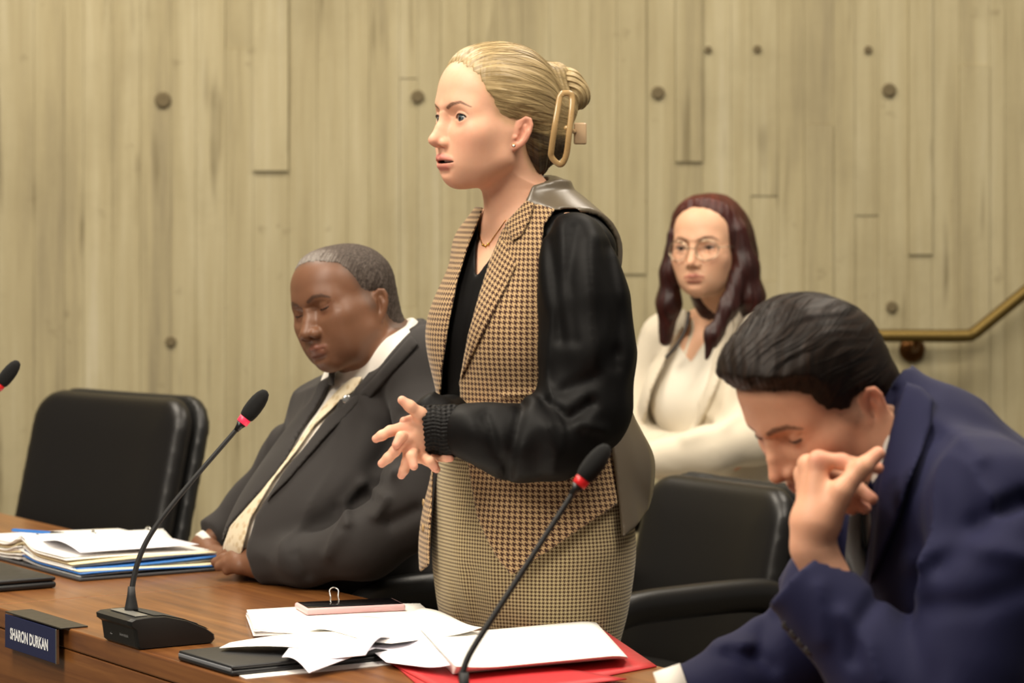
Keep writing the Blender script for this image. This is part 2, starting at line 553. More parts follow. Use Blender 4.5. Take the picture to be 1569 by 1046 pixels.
def chair(label, loc, psi, recline=14, arms=True, back_w=.235, back_top=.98, arm_z=.715, group='black leather meeting chairs'):
    """swivel armchair; psi is the way it faces, as for people"""
    o = V(*loc); Rm = yaw(psi)
    t_ = thing('office_chair', label, 'chair', o, group)
    L = lambda *p: o + Rm @ V(*p)
    rc = math.radians(recline)
    # backrest: a padded slab with rounded corners on a thin shell
    B0 = V(-.22, 0, .40); up = V(-math.sin(rc), 0, math.cos(rc)); fw = V(math.cos(rc), 0, math.sin(rc))
    hgt = (back_top - .40) / math.cos(rc)
    def back_q(p):
        q = (p - o) @ Rm - B0
        return np.stack([q @ fw, q[:, 1], q @ up], 1)
    def cushion(p):
        q = back_q(p)
        cx = .040 - .020 * (1 - np.clip(q[:, 1] / back_w, -1, 1) ** 2)
        a = np.stack([q[:, 0] - cx, q[:, 1], q[:, 2]], 1)
        d2 = rbox(np.stack([a[:, 1], a[:, 2], a[:, 1] * 0], 1), (0, hgt / 2, 0), (back_w - .012, hgt / 2 - .012, .2), .075)
        w = np.abs(a[:, 0]) - .036 + .010 * np.clip((d2 + .10) / .10, 0, 1) ** 2
        return smax(d2, w, .030)
    def shell_(p):
        q = back_q(p)
        cx = .000 - .020 * (1 - np.clip(q[:, 1] / back_w, -1, 1) ** 2)
        d2 = rbox(np.stack([q[:, 1], q[:, 2], q[:, 1] * 0], 1), (0, hgt / 2, 0), (back_w, hgt / 2, .2), .085)
        return smax(d2, np.abs(q[:, 0] - cx) - .018, .012)
    lo, hi = o + V(-.5, -.5, .36), o + V(.5, .5, back_top + .06)
    garment('backrest', t_, cushion, lo, hi, .0085, MATS['leather'])
    garment('back_shell', t_, shell_, lo, hi, .0085, MATS['chair_plastic'])
    def seat(p):
        q = (p - o) @ Rm
        d = rbox(q - V(.03, 0, .445), (0, 0, 0), (.25, .245, .05), .045)
        return d - .012 * np.exp(-(q[:, 0] ** 2 + q[:, 1] ** 2) / .04)
    garment('seat', t_, seat, o + V(-.42, -.42, .37), o + V(.42, .42, .53), .010, MATS['leather'])
    if arms:
        for sg in (1, -1):
            y = sg * .275
            v, f = tube(catmull([L(-.21, y * .93, .50), L(-.225, y, .58), L(-.205, y, arm_z - .03), L(-.15, y, arm_z), L(.04, y, arm_z + .002), L(.16, y, arm_z - .004), L(.215, y, arm_z - .03)], 7),
                        .026, 12, flat=(1.35, 1.1)); link_mesh('armrest', v, f, MATS['leather'], t_)
            v, f = tube(catmull([L(.18, y, arm_z - .015), L(.20, y, .56), L(.15, y * .95, .44), L(.06, y * .7, .39)], 6), .014, 10); link_mesh('arm_support', v, f, MATS['chair_metal'], t_)
    v, f = lathe([(.028, .06), (.028, .25), (.020, .25), (.020, .40)], o, (0, 0, 1), 18); link_mesh('column', v, f, MATS['chair_metal'], t_)
    base = None
    for k in range(5):
        a = 2 * math.pi * k / 5 + .3
        dr = V(math.cos(a), math.sin(a), 0)
        v, f = tube([o + V(0, 0, .10), o + dr * .15 + V(0, 0, .092), o + dr * .29 + V(0, 0, .075)], [.026, .021, .014], 8); leg = link_mesh('leg', v, f, MATS['chair_metal'], t_)
        v, f = lathe([(.010, -.022), (.027, -.020), (.029, 0), (.027, .020), (.010, .022)], o + dr * .285 + V(0, 0, .0295), np.cross(dr, (0, 0, 1)), 14); link_mesh('caster', v, f, MATS['chair_plastic'], leg)
    return t_

# ------------------------------------------------------------------ heads
HEAD0 = dict(s=1.0, w=1.0, cran=(.091, .0735, .084), cranc=(-.014, 0, .030), face_w=.0555, face_h=.078, jaw_w=.046, jaw_z=-.060, jaw_r=.016,
             chin=(.0595, -.089), chin_r=.0155, chin_w=.009, cheek=.020, cheek_y=.044, cheek_z=-.022, brow_r=.0085, brow_out=0.0,
             nose_tip=(.1085, -.0340), nose_r=.0070, bridge=(.0868, .004), bridge_r=.0060, ala=(.0875, .0120, -.0385), ala_r=.0064,
             mouth_z=-.0665, mouth_w=.0290, lip_u=.0050, lip_l=.0064, mouth_x=.0885, open=.0, jowl=0.0, muzzle=.0225,
             lid_up=.50, lid_lo=.42, eye=(.0625, .0335, -.001), eye_r=.0126, neck_r=.052, ear=.79, ear_out=28, bag=0.0, fold=0.0, fat=.0, hump=-.0012)

def head_parts(q0, H):
    """q0: points in the head's frame. Returns the distance and a dict of features for colouring"""
    s = H['s']
    q = q0 / s
    q = np.stack([q[:, 0], np.abs(q[:, 1]) / H['w'], q[:, 2]], 1)
    d = ell(q, H['cranc'], H['cran'])
    d = smin(d, ell(q, (.026, 0, -.028), (.0585, H['face_w'], H['face_h'])), .030)
    # forehead
    d = smin(d, ell(q, (.031, 0, .045), (.045, .056, .045)), .030)
    jz, jw, jr = H['jaw_z'], H['jaw_w'], H['jaw_r']
    cx, cz = H['chin']
    d = smin(d, chain(q, [(.000, jw + .002, jz + .035), (.006, jw, jz), (cx - .022, jw * .55, cz + .010), (cx - .006, H['chin_w'], cz + .001)],
                      [jr, jr, jr * .95, jr * .9], .01), .028)
    d = smin(d, ell(q, (cx - .002, 0, cz), (H['chin_r'], H['chin_r'] * 1.15, H['chin_r'] * .88)), .016)
    d = smin(d, sph(q, (.049, H['cheek_y'], H['cheek_z']), H['cheek']), .026)
    if H['jowl']:
        d = smin(d, ell(q, (.030, .040, -.066), (.032, .022, .030) if H['jowl'] > .5 else (.026, .020, .026)), .022)
    d = smin(d, ell(q, (.036, .031, -.046), (.036 + H['fat'], .0245 + H['fat'], .038)), .022)
    d = smin(d, chain(q, [(.0715, .004, .0165), (.0695, .022, .0205), (.057, .043, .015)], [H['brow_r'], H['brow_r'], H['brow_r'] * .9]), .020)
    # muzzle
    mz = H['mouth_z']; mx = H['mouth_x']; mw = H['mouth_w']
    d = smin(d, ell(q, (mx - .0270, 0, mz - .001), (H['muzzle'], .030, .027)), .020)
    # sockets
    ex, ey, ez = H['eye']
    d = ssub(d, ell(q, (ex + .0265, ey - .002, ez - .001), (.0165, .0205, .0125)), .014)
    d = ssub(d, sph(q, (ex + .025, .0165, ez + .002), .0085), .010)
    # nose
    tx, tz = H['nose_tip']; bx, bz = H['bridge']
    d = smin(d, chain(q, [(bx - H['bridge_r'] - .0020, 0, bz + .012), (bx - H['bridge_r'], 0, bz - .002), (.5 * (bx + tx) - .5 * (H['bridge_r'] + H['nose_r']) + H['hump'], 0, .5 * (bz + tz)), (tx - H['nose_r'], 0, tz)],
                      [H['bridge_r'], H['bridge_r'], .5 * (H['bridge_r'] + H['nose_r']), H['nose_r']], .004), .010)
    d = smin(d, seg(q, (bx - .0165, 0, bz), (tx - .0225, 0, tz + .002), .0072, .0130), .008)
    d = smin(d, seg(q, (tx - .008, 0, tz), (mx - .006, 0, mz + .016), .0065, .006), .006)
    ax, ay, az = H['ala']; ar = H['ala_r']
    d = smin(d, ell(q, (ax, ay, az), (ar * 1.25, ar * .85, ar)), .0055)
    d = ssub(d, ell(q, (ax + .0035, ay * .58, az - .0075), (.0058, .0032, .0045)), .003)
    # lips
    op = H['open']
    nlu = chain(q, [(mx + .0005, .0005, mz + .0038 + op * .45), (mx - .0005, .0055, mz + .0048 + op * .45), (mx - .0075, mw * .68, mz + .0024 + op * .2), (mx - .0185, mw, mz - .0004)],
                [H['lip_u'] * .95, H['lip_u'], H['lip_u'] * .8, H['lip_u'] * .42], .002)
    nll = chain(q, [(mx - .0058, 0, mz - .0052 - op * .55), (mx - .0075, mw * .40, mz - .0050 - op * .5), (mx - .0115, mw * .72, mz - .0030 - op * .25), (mx - .0187, mw * .98, mz - .0010)],
                [H['lip_l'], H['lip_l'], H['lip_l'] * .72, H['lip_l'] * .4], .002)
    lips = np.minimum(nlu, nll)
    d = smin(d, nlu, .0045)
    d = smin(d, nll, .0045)
    # hollow under the lower lip, philtrum
    d = ssub(d, ell(q, (mx - .0020, 0, mz - .0155 - op * .5), (.0065, .016, .0035)), .008)
    d = ssub(d, seg(q, (mx + .0055, 0, mz + .018), (mx + .0065, 0, mz + .009), .0026), .005)
    if op:
        cut = ell(q, (mx - .010, 0, mz - .0004 - op * .08), (.022, mw * .90, op * .5 + .0012))
        d = ssub(d, cut, .0012)
    else:
        cut = chain(q, [(mx + .0055, 0, mz), (mx + .002, mw * .5, mz), (mx - .0120, mw * .94, mz - .001)], [.0011, .0010, .0004])
        d = ssub(d, cut, .0018)
    if H['fold']:
        f = chain(q, [(ax - .002, ay + .008, az + .004), (mx - .010, mw + .008, mz + .010), (mx - .020, mw + .010, mz - .008)], [.0022, .0026, .0018])
        d = ssub(d, f, .008 * H['fold'] + .002)
    # lids
    e = q - V(ex, ey, ez)
    r = ln(e)
    az_ = np.arctan2(e[:, 1], e[:, 0]); el = np.arctan2(e[:, 2], np.hypot(e[:, 0], e[:, 1]))
    t = np.clip((az_ - .10) / 1.02, -1.2, 1.2)
    shape = 1 - t * t
    skew = .07 * t + .02
    up = H['lid_up'] * np.sign(shape) * np.abs(shape) ** .8 + skew
    lo = -H['lid_lo'] * np.sign(shape) * np.abs(shape) ** .8 + skew
    lid = r - (H['eye_r'] + .0017)
    crease = .0011 * np.exp(-((el - up - .30) / .07) ** 2) * (e[:, 0] > 0) * (np.abs(t) < 1.1)
    d = smin(d, lid, .006)
    d = d + crease
    if H['bag']:
        d = d + .0010 * H['bag'] * np.exp(-((el - lo + .55) / .09) ** 2) * (e[:, 0] > 0)
    o = H['eye_r'] * np.maximum(el - up, lo - el)
    cutr = np.maximum(np.maximum(o, (H['eye_r'] - .0004) - r), r - .026)
    cutr = np.where(e[:, 0] > 0, cutr, .02)
    d = ssub(d, cutr, .0010)
    # ears
    a = math.radians(H['ear_out']); es = H['ear']
    ou = V(-math.cos(a), math.sin(a), 0); on = V(math.sin(a), math.cos(a), 0)
    tl = math.radians(12); ov = V(0, 0, 1)
    u3 = ou * math.cos(tl) - ov * math.sin(tl) * 0; v3 = ov
    g = q - V(-.005, .0665, -.0255)
    E = np.stack([g @ u3 - math.tan(tl) * (g @ v3), g @ v3, g @ on], 1) / es
    plate = ell(E, (.0125, .003, .0015), (.0165, .0295, .0046))
    plate = smin(plate, ell(E, (.0055, -.022, .001), (.0075, .0095, .0042)), .006)
    plate = ssub(plate, ell(E, (.0105, -.002, .0050), (.0095, .0145, .0055)), .003)
    plate = ssub(plate, ell(E, (.0165, .014, .0048), (.0075, .0110, .0035)), .003)
    helix = chain(E, [(.005, .001, .003), (.001, .012, .002), (.004, .025, .002), (.013, .032, .002), (.022, .029, .002), (.0275, .018, .0025),
                      (.0275, .004, .002), (.022, -.010, .002), (.013, -.022, .001)], [.0022, .0028, .0034, .0036, .0036, .0034, .0030, .0026, .0026])
    anti = chain(E, [(.016, .017, .002), (.0205, .004, .003), (.017, -.010, .0025), (.011, -.016, .002)], [.0022, .0028, .0026, .0024])
    trag = sph(E, (.0015, -.006, .0045), .0042)
    ear = smin(smin(smin(plate, helix, .003), anti, .003), trag, .004) * es
    d = smin(d, ear, .0045)
    feat = dict(lips=lips * s, ear=ear * s, lid_edge=np.abs(el - up), el=el, up=up, lo=lo, r=r - H['eye_r'], t=t, q=q, e=e)
    return d * s, feat

def head_sdf(q, H): return head_parts(q, H)[0]

def brow_mask(q, H, pts, thick):
    """soft mask of an eyebrow drawn as a thin line of hair on the brow ridge"""
    p2 = np.stack([np.zeros(len(q), np.float32), q[:, 1], q[:, 2]], 1)
    best = None
    for (y0, z0, t0), (y1, z1, t1) in zip(pts[:-1], pts[1:]):
        dd = seg(p2, (0, y0, z0), (0, y1, z1), t0 * thick, t1 * thick)
        best = dd if best is None else np.minimum(best, dd)
    return np.clip(.5 - best / .0014, 0, 1) * (q[:, 0] > .03)

def head_colour(qh, H, pal):
    d, F = head_parts(qh, H)
    q = F['q']
    n = len(q)
    c = np.tile(np.array(srgb(pal['skin']), np.float32), (n, 1))
    def lay(col, m):
        m = np.clip(m, 0, 1)[:, None]
        c[:] = c * (1 - m) + np.array(srgb(col), np.float32) * m
    g = lambda p0, s: np.exp(-((q - V(*p0)) ** 2).sum(1) / s ** 2)
    lay(pal['blush'], .55 * g((.06, .040, -.030), .022) + .5 * g((.10, 0, -.036), .013) + .35 * g((.07, 0, -.092), .016))
    lay(pal['blush'], .6 * np.clip(1 - F['ear'] / .004, 0, 1))
    front = F['e'][:, 0] > 0
    lay(pal.get('shadow', pal['blush']), .55 * np.exp(-((F['el'] - F['up'] - .22) / .22) ** 2) * front * np.clip(1 - F['r'] / .012, 0, 1))
    lay(pal.get('under', pal['blush']), .4 * np.exp(-((F['el'] - F['lo'] + .35) / .22) ** 2) * front * np.clip(1 - F['r'] / .012, 0, 1))
    nm = .5 + .5 * vnoise(q, 900, 3)
    if pal.get('hairreg') is not None:
        rg = poly2(q[:, 0], q[:, 2], pal['hairreg'])
        lay(pal['haircol'], pal.get('hair_w', .6) * np.clip(1 - rg / pal.get('hair_fade', .011), 0, 1) ** 1.5 * (.6 + .4 * nm) * (F['ear'] > .003))
    if pal.get('stubble'):
        zone = np.clip((-.040 - q[:, 2]) / .02, 0, 1) * np.clip((.115 + q[:, 2]) / .02, 0, 1) * np.clip((q[:, 0] + .01) / .02, 0, 1)
        lay(pal['stubble'], pal.get('stubble_w', .3) * zone)
    lay(pal['lip'], np.clip(.5 - (F['lips'] - .0010) / .0022, 0, 1) * pal.get('lip_w', .85))
    lay(pal['brow'], pal.get('brow_w', .9) * brow_mask(q, H, pal['brow_pts'], pal.get('brow_t', 1.0)) * (.75 + .35 * nm))
    near = np.clip(1 - np.abs(F['r'] - .0012) / .003, 0, 1) * front * (np.abs(F['t']) < 1.12)
    lay(pal['liner'], pal.get('liner_w', .8) * np.exp(-((F['el'] - F['up'] - .02) / pal.get('liner_t', .06)) ** 2) * near)
    lay(pal['liner'], .35 * pal.get('liner_w', .8) * np.exp(-((F['el'] - F['lo'] + .02) / .05) ** 2) * near)
    mx, mz = H['mouth_x'], H['mouth_z']
    if H['open']:
        inn = np.clip((mx - .010 - q[:, 0]) / .003, 0, 1) * (np.abs(q[:, 2] - mz) < H['open'] * .8 + .002) * (q[:, 1] < H['mouth_w']) * (q[:, 0] > .05)
        lay('#3a1613', inn)
    return c

def make_eyes(parent, o, R, H, gaze=(1, 0, 0), iris='#6f7c86', name='eye'):
    for sgn in (1, -1):
        ex, ey, ez = H['eye']
        c = V(ex, ey * sgn * H['w'], ez) * H['s']
        v, f = uvsphere((0, 0, 0), H['eye_r'] * H['s'], 32, 90)
        gz = V(*gaze); gz /= np.linalg.norm(gz)
        gu = np.cross((0, 0, 1), gz); gu /= np.linalg.norm(gu)
        v = v @ np.stack([gu, np.cross(gz, gu), gz])
        cosang = (v / np.linalg.norm(v, axis=1)[:, None]) @ gz
        ang = np.arccos(np.clip(cosang, -1, 1))
        v = v * (1 + .06 * np.clip(1 - ang / .5, 0, 1) ** .7)[:, None]
        white = np.array(srgb('#cfc5bd')); ir = np.array(srgb(iris)); pu = np.array((.01, .008, .007)); rim = ir * .35
        col = np.tile(white, (len(v), 1))
        m = (ang < .54)[:, None]; col = np.where(m, rim, col)
        m = (ang < .47)[:, None]; col = np.where(m, ir, col)
        m = (ang < .19)[:, None]; col = np.where(m, pu, col)
        w = (c + v) @ R.T + o
        col = np.concatenate([col, np.ones((len(v), 1))], 1)
        link_mesh(name, w, f, MATS['eye'], parent, True, {'col': col})

def make_lashes(parent, o, R, H, mat, r=.0009, wing=.25, lift=.0022, sides=(1, -1)):
    for sgn in sides:
        ex, ey, ez = H['eye']
        tt = np.linspace(-.92, .98, 22)
        azv = tt * 1.02 + .10
        sh = 1 - tt * tt
        el = H['lid_up'] * np.abs(sh) ** .8 + .07 * tt + .02
        rr = H['eye_r'] + lift
        P = np.stack([rr * np.cos(el) * np.cos(azv), rr * np.cos(el) * np.sin(azv), rr * np.sin(el)], 1)
        if wing: P = np.concatenate([P, P[-1:] + [[-.002, .0035 * wing / .25, .0014]]])
        P = (P + V(ex, ey, ez)); P[:, 1] *= sgn * H['w']
        rad = r * np.concatenate([np.linspace(.35, 1.15, len(P) - 2), [.8, .2]])
        v, f = tube((P * H['s']) @ R.T + o, rad * H['s'], 6)
        link_mesh('eyelashes', v, f, mat, parent)

def rgba(c): return np.concatenate([c, np.ones((len(c), 1), np.float32)], 1)

t = NT('skin'); a = t.attr('col')
mot = t.noise(t.coord((1, 1, 1)), 160, 4)
t.set(color=t.mix(t.math('MULTIPLY', mot, .16), a.outputs['Color'], t.mix(1, a.outputs['Color'], (.75, .42, .34), 'MULTIPLY')), rough=.50, sss=.12, spec=.35)
t.b.inputs['Subsurface Radius'].default_value = (.010, .004, .002)
t.b.inputs['Subsurface Scale'].default_value = 1.0
t.bump(t.noise(t.coord((1, 1, 1)), 700, 2), .12, .0006)
t = NT('skin_deep'); a = t.attr('col')
mot = t.noise(t.coord((1, 1, 1)), 160, 4)
t.set(color=t.mix(t.math('MULTIPLY', mot, .2), a.outputs['Color'], t.mix(1, a.outputs['Color'], (.75, .55, .48), 'MULTIPLY')), rough=.47, sss=.06, spec=.42)
t.b.inputs['Subsurface Radius'].default_value = (.008, .003, .002)
t.b.inputs['Subsurface Scale'].default_value = 1.0
t.bump(t.noise(t.coord((1, 1, 1)), 600, 2), .15, .0006)
t = NT('eye'); t.set(color=t.attr('col').outputs['Color'], rough=.14, spec=.4)

# ------------------------------------------------------------------ cloth, hair and other materials
def pix(p):
    """picture position of points, used to place cut lines of garments on the body"""
    y = np.maximum(p[:, 1], .1)
    return 784.5 + FPX * p[:, 0] / y, HORIZON - FPX * (p[:, 2] - CAM_Z) / y
def ppoly(p, pts):
    u, v = pix(p)
    return poly2(u, v, pts) * p[:, 1] / FPX
def pc(p, pts, k=.02):
    """rounded chain through (x, y, distance, radius in pixels)"""
    P = [at(x, y, d) for x, y, d, r in pts]; Rr = [r * d / FPX for x, y, d, r in pts]
    return chain(p, P, Rr, k)

def houndstooth(name, dark, light, pitch, rough=.9):
    t = NT(name)
    a = t.attr('fab').outputs['Vector']
    sep = t.n('ShaderNodeSeparateXYZ'); t.put(sep.inputs[0], a)
    i = t.math('FLOOR', t.math('MULTIPLY', sep.outputs[0], 8 / pitch))
    j = t.math('FLOOR', t.math('MULTIPLY', sep.outputs[1], 8 / pitch))
    wa = t.math('LESS_THAN', t.math('FLOORED_MODULO', i, 8), 4)
    we = t.math('LESS_THAN', t.math('FLOORED_MODULO', j, 8), 4)
    tw = t.math('LESS_THAN', t.math('FLOORED_MODULO', t.math('ADD', i, j), 4), 2)
    top = t.math('ADD', t.math('MULTIPLY', tw, wa), t.math('MULTIPLY', t.math('SUBTRACT', 1, tw), we))
    nz = t.noise(a, 900, 2)
    lightn = t.mix(t.math('MULTIPLY', nz, .5), srgb(light), tuple(c * .75 for c in srgb(light)))
    t.set(color=t.mix(top, lightn, srgb(dark)), rough=rough, sheen=.15, spec=.2)
    t.bump(t.math('ADD', t.math('MULTIPLY', tw, .4), t.noise(a, 1500, 2)), .25, .0006)
    return t.m

def cloth(name, col, rough=.8, sheen=.2, weave=1400, var=.12, spec=.25, bump=.2):
    t = NT(name)
    c = srgb(col) if isinstance(col, str) else col
    co = t.coord((1, 1, 1))
    n1 = t.noise(co, 9, 3)
    t.set(color=t.mix(t.math('MULTIPLY', n1, var * 2), c, tuple(v * .7 for v in c)), rough=rough, sheen=sheen, spec=spec)
    t.bump(t.noise(co, weave / 2, 2), bump, .0004)
    return t.m

def hair_mat(name, stops, across=55, along=2.5, rough=.42, spec=.45):
    t = NT(name)
    a = t.attr('hc').outputs['Vector']
    mp = t.n('ShaderNodeMapping'); t.put(mp.inputs[0], a); mp.inputs['Scale'].default_value = (across, along, 0)
    sep = t.n('ShaderNodeSeparateXYZ'); t.put(sep.inputs[0], a)
    n1 = t.noise(mp.outputs[0], 1, 4, .65)
    mp2 = t.n('ShaderNodeMapping'); t.put(mp2.inputs[0], a); mp2.inputs['Scale'].default_value = (across * 5, along * 1.5, 0)
    n2 = t.noise(mp2.outputs[0], 1, 2, .6)
    f = t.math('ADD', t.math('ADD', t.math('MULTIPLY', n1, .75), t.math('MULTIPLY', n2, .35)), sep.outputs[2])
    t.set(color=t.ramp(f, [(p, srgb(c)) for p, c in stops]), rough=rough, spec=spec)
    t.bump(t.math('ADD', n2, t.math('MULTIPLY', n1, 1.5)), .30, .0014)
    return t.m

houndstooth('tweed', '#3d251c', '#bd9f76', .0079)
houndstooth('tweed_fine', '#402b1c', '#bfae85', .0056)
cloth('black_silk', '#070606', .58, 0, 2000, .1, .16, .1)
cloth('satin', '#5f5546', .33, 0, 2500, .2, .6, .08)
hair_mat('blonde', [(.22, '#3f3220'), (.42, '#7d6a46'), (.60, '#ad966b'), (.85, '#d2bf94')], 14, 1.3)
plain('gold', '#c89a4a', .25, 1.0)
plain('clip_tan', '#a98a5c', .28, coat=.5)
plain('clip_beige', '#c3a581', .3, coat=.5)
plain('dark_lash', '#1d1310', .6)
plain('teeth', '#e9e2d6', .25)
plain('diamond', '#f4f2ee', .05, spec=1.0)

cloth('charcoal_wool', '#2d2a29', .8, .06)
cloth('navy_wool', '#101235', .78, .04)
cloth('cream_linen', '#d8cdb8', .85, .2)
cloth('white_cotton', '#e6e0d6', .8, .1)
cloth('ivory_knit', '#e4dccb', .85, .1)
cloth('dark_trousers', '#1a1918', .85, .1)
cloth('pale_trousers', '#d9d0c0', .85, .1)
t = NT('tie_cream')
co = t.coord((1, 1, 1))
vo = t.n('ShaderNodeTexVoronoi'); t.put(vo.inputs['Vector'], co); vo.inputs['Scale'].default_value = 70
t.set(color=t.mix(t.ramp(vo.outputs['Distance'], [(.25, (1, 1, 1)), (.45, (0, 0, 0))]), srgb('#d3c5a8'), srgb('#bda985')), rough=.5, sheen=.2)
hair_mat('grey_crop', [(.20, '#1d1815'), (.45, '#3a312b'), (.62, '#5a5049'), (.90, '#9a948d')], 60, 40, .7, .25)
hair_mat('dark_brown_hair', [(.20, '#080504'), (.48, '#1a110b'), (.70, '#2d1d12'), (.92, '#513824')], 24, 2.2, .52, .2)
hair_mat('auburn_hair', [(.20, '#160706'), (.50, '#2b0f0c'), (.70, '#421812'), (.92, '#64281c')], 30, 1.5, .40, .4)
plain('glass_frame', '#bfae96', .25, .9)
plain('silver', '#c9c9c6', .25, 1.0)
t = NT('lens'); t.set(color=(.95, .95, .95), rough=.02, trans=1.0, ior=1.05, alpha=.35)

# ------------------------------------------------------------------ bodies and clothes
def Vector3(v): return tuple(float(x) for x in v)
def stack(p, rows, rot=None):
    """column of ellipses: rows (z, cx, cy, a, b) in the local frame"""
    r = np.asarray(rows, np.float32)
    z = p[:, 2]
    cx, cy, a, b = [np.interp(z, r[:, 0], r[:, i]).astype(np.float32) for i in (1, 2, 3, 4)]
    x, y = p[:, 0] - cx, p[:, 1] - cy
    k0 = np.sqrt((x / a) ** 2 + (y / b) ** 2); k1 = np.sqrt((x / a ** 2) ** 2 + (y / b ** 2) ** 2)
    d = k0 * (k0 - 1) / np.maximum(k1, 1e-6)
    return np.maximum(d, np.maximum(r[0, 0] - z, z - r[-1, 0]))
def smooth_rows(rows, n=6):
    return catmull(np.asarray(rows, np.float32), n)
def shell(d, off, th): return np.abs(d - off) - th / 2
def skin_block(blocks):
    vs, fs, n = [], [], 0
    for v, f in blocks:
        vs.append(v); fs.append(f + n); n += len(v)
    return np.concatenate(vs), np.concatenate(fs)
def fab_attr(v, o, R, rad=.145, rot=0.0):
    q = (v - o) @ R
    u = np.arctan2(q[:, 1], q[:, 0] + 1e-6) * rad
    w = q[:, 2]
    c, s = math.cos(rot), math.sin(rot)
    return np.stack([u * c - w * s, u * s + w * c, np.zeros_like(u)], 1)
def relax(v, f, n=2, lam=.5):
    """even out the facets of a sculpted surface"""
    a = np.concatenate([f[:, 0], f[:, 1], f[:, 2], f[:, 3]]); b = np.concatenate([f[:, 1], f[:, 2], f[:, 3], f[:, 0]])
    N = len(v)
    cnt = np.bincount(a, minlength=N) + np.bincount(b, minlength=N)
    for _ in range(n):
        s = np.stack([np.bincount(a, v[b, i], N) + np.bincount(b, v[a, i], N) for i in range(3)], 1)
        v = v + lam * (s / np.maximum(cnt, 1)[:, None] - v) * (cnt > 0)[:, None]
    return v.astype(np.float32)
def largest(v, f):
    """drop stray scraps of surface: keep the biggest connected piece"""
    lab = np.arange(len(v))
    a = np.concatenate([f[:, 0], f[:, 1], f[:, 2]]); b = np.concatenate([f[:, 1], f[:, 2], f[:, 3]])
    for _ in range(400):
        m = np.minimum(lab[a], lab[b])
        new = lab.copy()
        np.minimum.at(new, a, m); np.minimum.at(new, b, m)
        new = new[new]; new = new[new]
        if (new == lab).all(): break
        lab = new
    fl = lab[f[:, 0]]
    if not len(fl): return v, f
    k = np.bincount(fl).argmax()
    f = f[fl == k]
    used = np.zeros(len(v), bool); used[f.ravel()] = True
    idx = np.cumsum(used) - 1
    return v[used], idx[f]
def garment(name, parent, fn, lo, hi, h, mat, fab=None, attrs=None, smooth=2, keep=True):
    v, f = polygonise(fn, lo, hi, h)
    if keep: v, f = largest(v, f)
    if smooth: v = relax(v, f, smooth)
    at_ = attrs(v) if attrs else {}
    if fab is not None: at_ = dict(at_, fab=fab(v))
    return link_mesh(name, v, f, mat, parent, True, at_)
def wrinkle(p, lines):
    """sum of soft ridges (+) and creases (-) along polylines: (points, width, height)"""
    out = np.zeros(len(p), np.float32)
    u, w = pix(p)
    sc = p[:, 1] / FPX
    for pts, wd, hgt in lines:
        d = None
        q = [pix(np.asarray(a, np.float32)[None]) for a in pts]
        for (ax, ay), (bx, by) in zip(q[:-1], q[1:]):
            ex, ey = bx - ax, by - ay
            t = np.clip(((u - ax) * ex + (w - ay) * ey) / (ex * ex + ey * ey + 1e-9), 0, 1)
            s = np.hypot(u - ax - ex * t, w - ay - ey * t)
            d = s if d is None else np.minimum(d, s)
        out += hgt * np.exp(-(d * sc / wd) ** 2)
    return out
def mirror(q): return np.stack([q[:, 0], np.abs(q[:, 1]), q[:, 2]], 1)
def drape(p, seed, sx, sy, sz):
    """soft ridges of loose cloth, 0..1"""
    q = p * V(sx, sy, sz)
    q = q + .55 * np.stack([vnoise(q, .55, seed + 1), vnoise(q, .55, seed + 2), vnoise(q, .55, seed + 3)], 1)
    n = vnoise(q, .8, seed)
    return np.clip(1 - np.abs(n) * 1.6, 0, 1) ** 2 * np.clip(.5 + vnoise(p, 7, seed + 4), 0, 1)
def pl(*pts): return [at(*q) for q in pts]

def hair_cap(q, H, reg, thick, edge=.045, skull=0.0):
    """hair lying on the skull where reg < 0, thinning out towards its edge"""
    s = H['s']
    qq = q / s
    d = ell(np.stack([qq[:, 0], qq[:, 1] / H['w'], qq[:, 2]], 1), H['cranc'], H['cran'])
    d = smin(d, ell(np.stack([qq[:, 0], qq[:, 1] / H['w'], qq[:, 2]], 1), (.031, 0, .045), (.045, .056, .045)), .030) * s
    return d
def ray_root(fn, o, dirs, r0=.02, r1=.22, n=44):
    """distance from o along dirs to the outermost surface of fn"""
    rs = np.linspace(r1, r0, n)
    out = np.full(len(dirs), r0, np.float32); done = np.zeros(len(dirs), bool)
    for r in rs:
        ins = fn(o + dirs * np.float32(r)) < 0
        new = ins & ~done
        out[new] = r; done |= new
    lo = out.copy(); hi = out + (r1 - r0) / (n - 1)
    for _ in range(7):
        m = (lo + hi) / 2
        ins = fn(o + dirs * m[:, None]) < 0
        lo = np.where(ins, m, lo); hi = np.where(ins, hi, m)
    return lo, done
